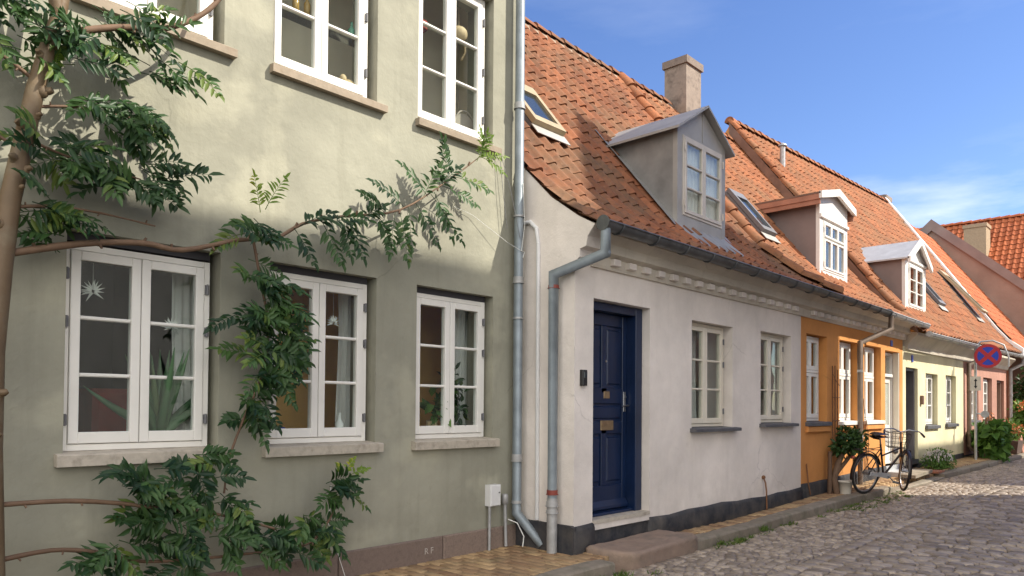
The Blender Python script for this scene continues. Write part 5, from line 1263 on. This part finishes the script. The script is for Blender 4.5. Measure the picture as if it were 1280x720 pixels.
bt('fork', [([B(.90,.60),fwc+bu*.36-fwx*.02],.016),([fwc+bu*.37-fwx*.02+fwn*.05,fwc+fwn*.055],.011),([fwc+bu*.37-fwx*.02-fwn*.05,fwc-fwn*.055],.011),([fwc+bu*.37+fwn*.055-fwx*.02,fwc+bu*.37-fwn*.055-fwx*.02],.012)], 'bikeblack')
def fender(wc, wx, wn, a0, a1, name):
    mb = MB(); n = 20; V = []
    for j in range(n+1):
        a = a0+(a1-a0)*j/n; e = wx*math.cos(a)+bu*math.sin(a)
        V += [wc+e*.365-wn*.028, wc+e*.378, wc+e*.365+wn*.028]
    mb.add(V, [(3*j+k,3*j+k+1,3*j+k+4,3*j+k+3) for j in range(n) for k in range(2)], .5, True); mb.build(name, M['bikeblack'], BK)
fender(rwc,rwx,rwn,.35,PI+.25,'mudguard'); fender(fwc,fwx,fwn,.6,PI+.2,'mudguard')
bt('seat_post', [([B(.30,.83),B(.265,.95)],.013)], 'steel')
mb = MB(); prof = [(.10,.0,.02),(.12,.085,.045),(.20,.10,.055),(.27,.085,.05),(.33,.05,.04),(.42,.028,.03),(.50,.022,.02),(.52,.0,.0)]
V = []
for f_, w_, h_ in prof: V += [B(f_-.03,.98+h_*.4,q*w_) if abs(q) == 1 else B(f_-.03,.985+h_,q*w_) for q in (-1,-.5,0,.5,1)]
mb.add(V, [(5*i+j,5*i+j+1,5*i+5+j+1,5*i+5+j) for i in range(len(prof)-1) for j in range(4)], .5, True)
mb.add([v-bu*.05*(1 if k not in (0,len(V)) else 0) for k,v in enumerate(V)], [(5*i+j,5*i+j+5,5*i+5+j+1,5*i+j+1) for i in range(len(prof)-1) for j in range(4)], .5, True)
mb.tube([B(.15,.95,-.05),B(.17,.93,-.05),B(.17,.93,.05),B(.15,.95,.05)],.012,6); mb.build('saddle', M['leather'], BK)
bt('rear_rack', [([B(-.32,.75,-.06),B(.22,.75,-.06)],.006),([B(-.32,.75,.06),B(.22,.75,.06)],.006),([B(-.32,.75,-.06),B(-.32,.75,.06)],.006),([B(-.1,.75,-.06),B(-.1,.75,.06)],.005),([B(.1,.75,-.06),B(.1,.75,.06)],.005),([B(-.15,.75,-.06),B(0,.345,-.07)],.005),([B(-.15,.75,.06),B(0,.345,.07)],.005),([B(.22,.75,.06),B(.31,.78,0)],.006),([B(.22,.75,-.06),B(.31,.78,0)],.006)], 'bikeblack')
hs = B(.81,1.03); hl_ = (bl*math.cos(.8)-bx*math.sin(.8)); hf = (bx*math.cos(.8)+bl*math.sin(.8))
bt('handlebar', [([B(.84,.86),hs],.013),([hs-hf*.22+hl_*.30-bu*.015,hs-hf*.08+hl_*.27+bu*.04,hs+hl_*.12+bu*.05,hs,hs-hl_*.12+bu*.05,hs-hf*.08-hl_*.27+bu*.04,hs-hf*.22-hl_*.30-bu*.015],.011)], 'steel')
bt('grip', [([hs-hf*.13+hl_*.283+bu*.02,hs-hf*.25+hl_*.305-bu*.02],.018)], 'bikeblack'); bt('grip', [([hs-hf*.13-hl_*.283+bu*.02,hs-hf*.25-hl_*.305-bu*.02],.018)], 'bikeblack')
mb = MB(); bc = hs+hf*.20-bu*.16
def bk(a, b_, c_): return bc+hf*a+hl_*b_+bu*c_
for c_, s_ in ((.13,1),(.04,.92),(-.05,.85),(-.13,.78)):
    mb.tube([bk(x*s_,y*s_,c_) for x,y in ((-.14,-.19),(.14,-.19),(.14,.19),(-.14,.19),(-.14,-.19))],.006 if c_ > .1 else .0035,5)
for i in range(7):
    u = -.19+.38*i/6
    for x in (-.14,.14): mb.tube([bk(x,u,.13),bk(x*.78,u*.78,-.13)],.003,4)
for i in range(4):
    u = -.14+.28*i/3
    for y in (-.19,.19): mb.tube([bk(u,y,.13),bk(u*.78,y*.78,-.13)],.003,4)
    mb.tube([bk(u*.78,-.148,-.13),bk(u*.78,.148,-.13)],.003,4)
mb.build('basket', M['bikeblack'], BK)
mb = MB(); mb.lathe(bk(.02,0,-.26),[(.0,0),(.05,.03),(.055,.10),(0,.11)],12); mb.build('headlight', M['steel'], BK)
mb = MB()
q = [(.0,.325),(.12,.315),(.38,.27),(.48,.25),(.54,.27),(.55,.31),(.48,.345),(.30,.365),(.02,.375)]
mb.add([B(f_,u_,-.065) for f_,u_ in q]+[B(f_,u_,-.085) for f_,u_ in q], [tuple(range(9)),tuple(range(9,18))]+[(i,(i+1)%9,9+(i+1)%9,9+i) for i in range(9)], .5); mb.build('chain_guard', M['zinclight'], BK)
bt('pedal_crank', [([B(.47,.29,-.12),B(.47,.29,.12)],.013),([B(.47,.29,-.11),B(.60,.20,-.11)],.009),([B(.47,.29,.11),B(.34,.38,.11)],.009),([B(.60,.20,-.10),B(.60,.20,-.20)],.02),([B(.34,.38,.10),B(.34,.38,.20)],.02)], 'iron')
bt('kickstand', [([B(.42,.27,.03),B(.50,.02,.20)],.009)], 'steel')
mb = MB(); mb.lathe(B(-.36,.62),[(0,-.02),(.03,-.015),(.03,.02),(0,.03)],10); mb.build('rear_light', M['redband'], BK)

# ------------------------------------------------------------------ weeds along the kerb
wd = MB()
def tuft(x, y, z, n, h):
    for _ in range(n):
        a = rnd.uniform(0,2*PI); r = rnd.uniform(0,.06); p = (x+r*math.cos(a)*1.8, y+r*math.sin(a), z)
        leaf_tri(wd, p, (p[0]+rnd.uniform(-.05,.05), p[1]+rnd.uniform(-.05,.03), z+h*rnd.uniform(.4,1.1)), .011, (rnd.uniform(-1,1),rnd.uniform(-1,1),.2), rnd.random(), .2)
for k in range(34):
    x = rnd.choice((rnd.uniform(5.6,6.2),rnd.uniform(7.6,9.5),rnd.uniform(8,14),rnd.uniform(9.5,13.5))); y = ky(x)-.03-rnd.random()*.12 - (.0); 
    if 5.95 < x < 7.62: y = 3.93-rnd.random()*.05
    tuft(x, y, rz(x,y)-.02, rnd.randint(8,28), rnd.uniform(.03,.075))
tuft(9.3,4.22,-.10,45,.09); tuft(5.85,4.05,-.11,50,.07); tuft(8.0,4.15,-.1,40,.07)
for k in range(50):
    x = rnd.uniform(11.6,14.4); tuft(x, ky(x)-.05-rnd.random()*.35, rz(x,3.9)-.01, rnd.randint(6,16), .035)
kind(wd.build('weeds', M['grass'], fix=False), 'stuff')
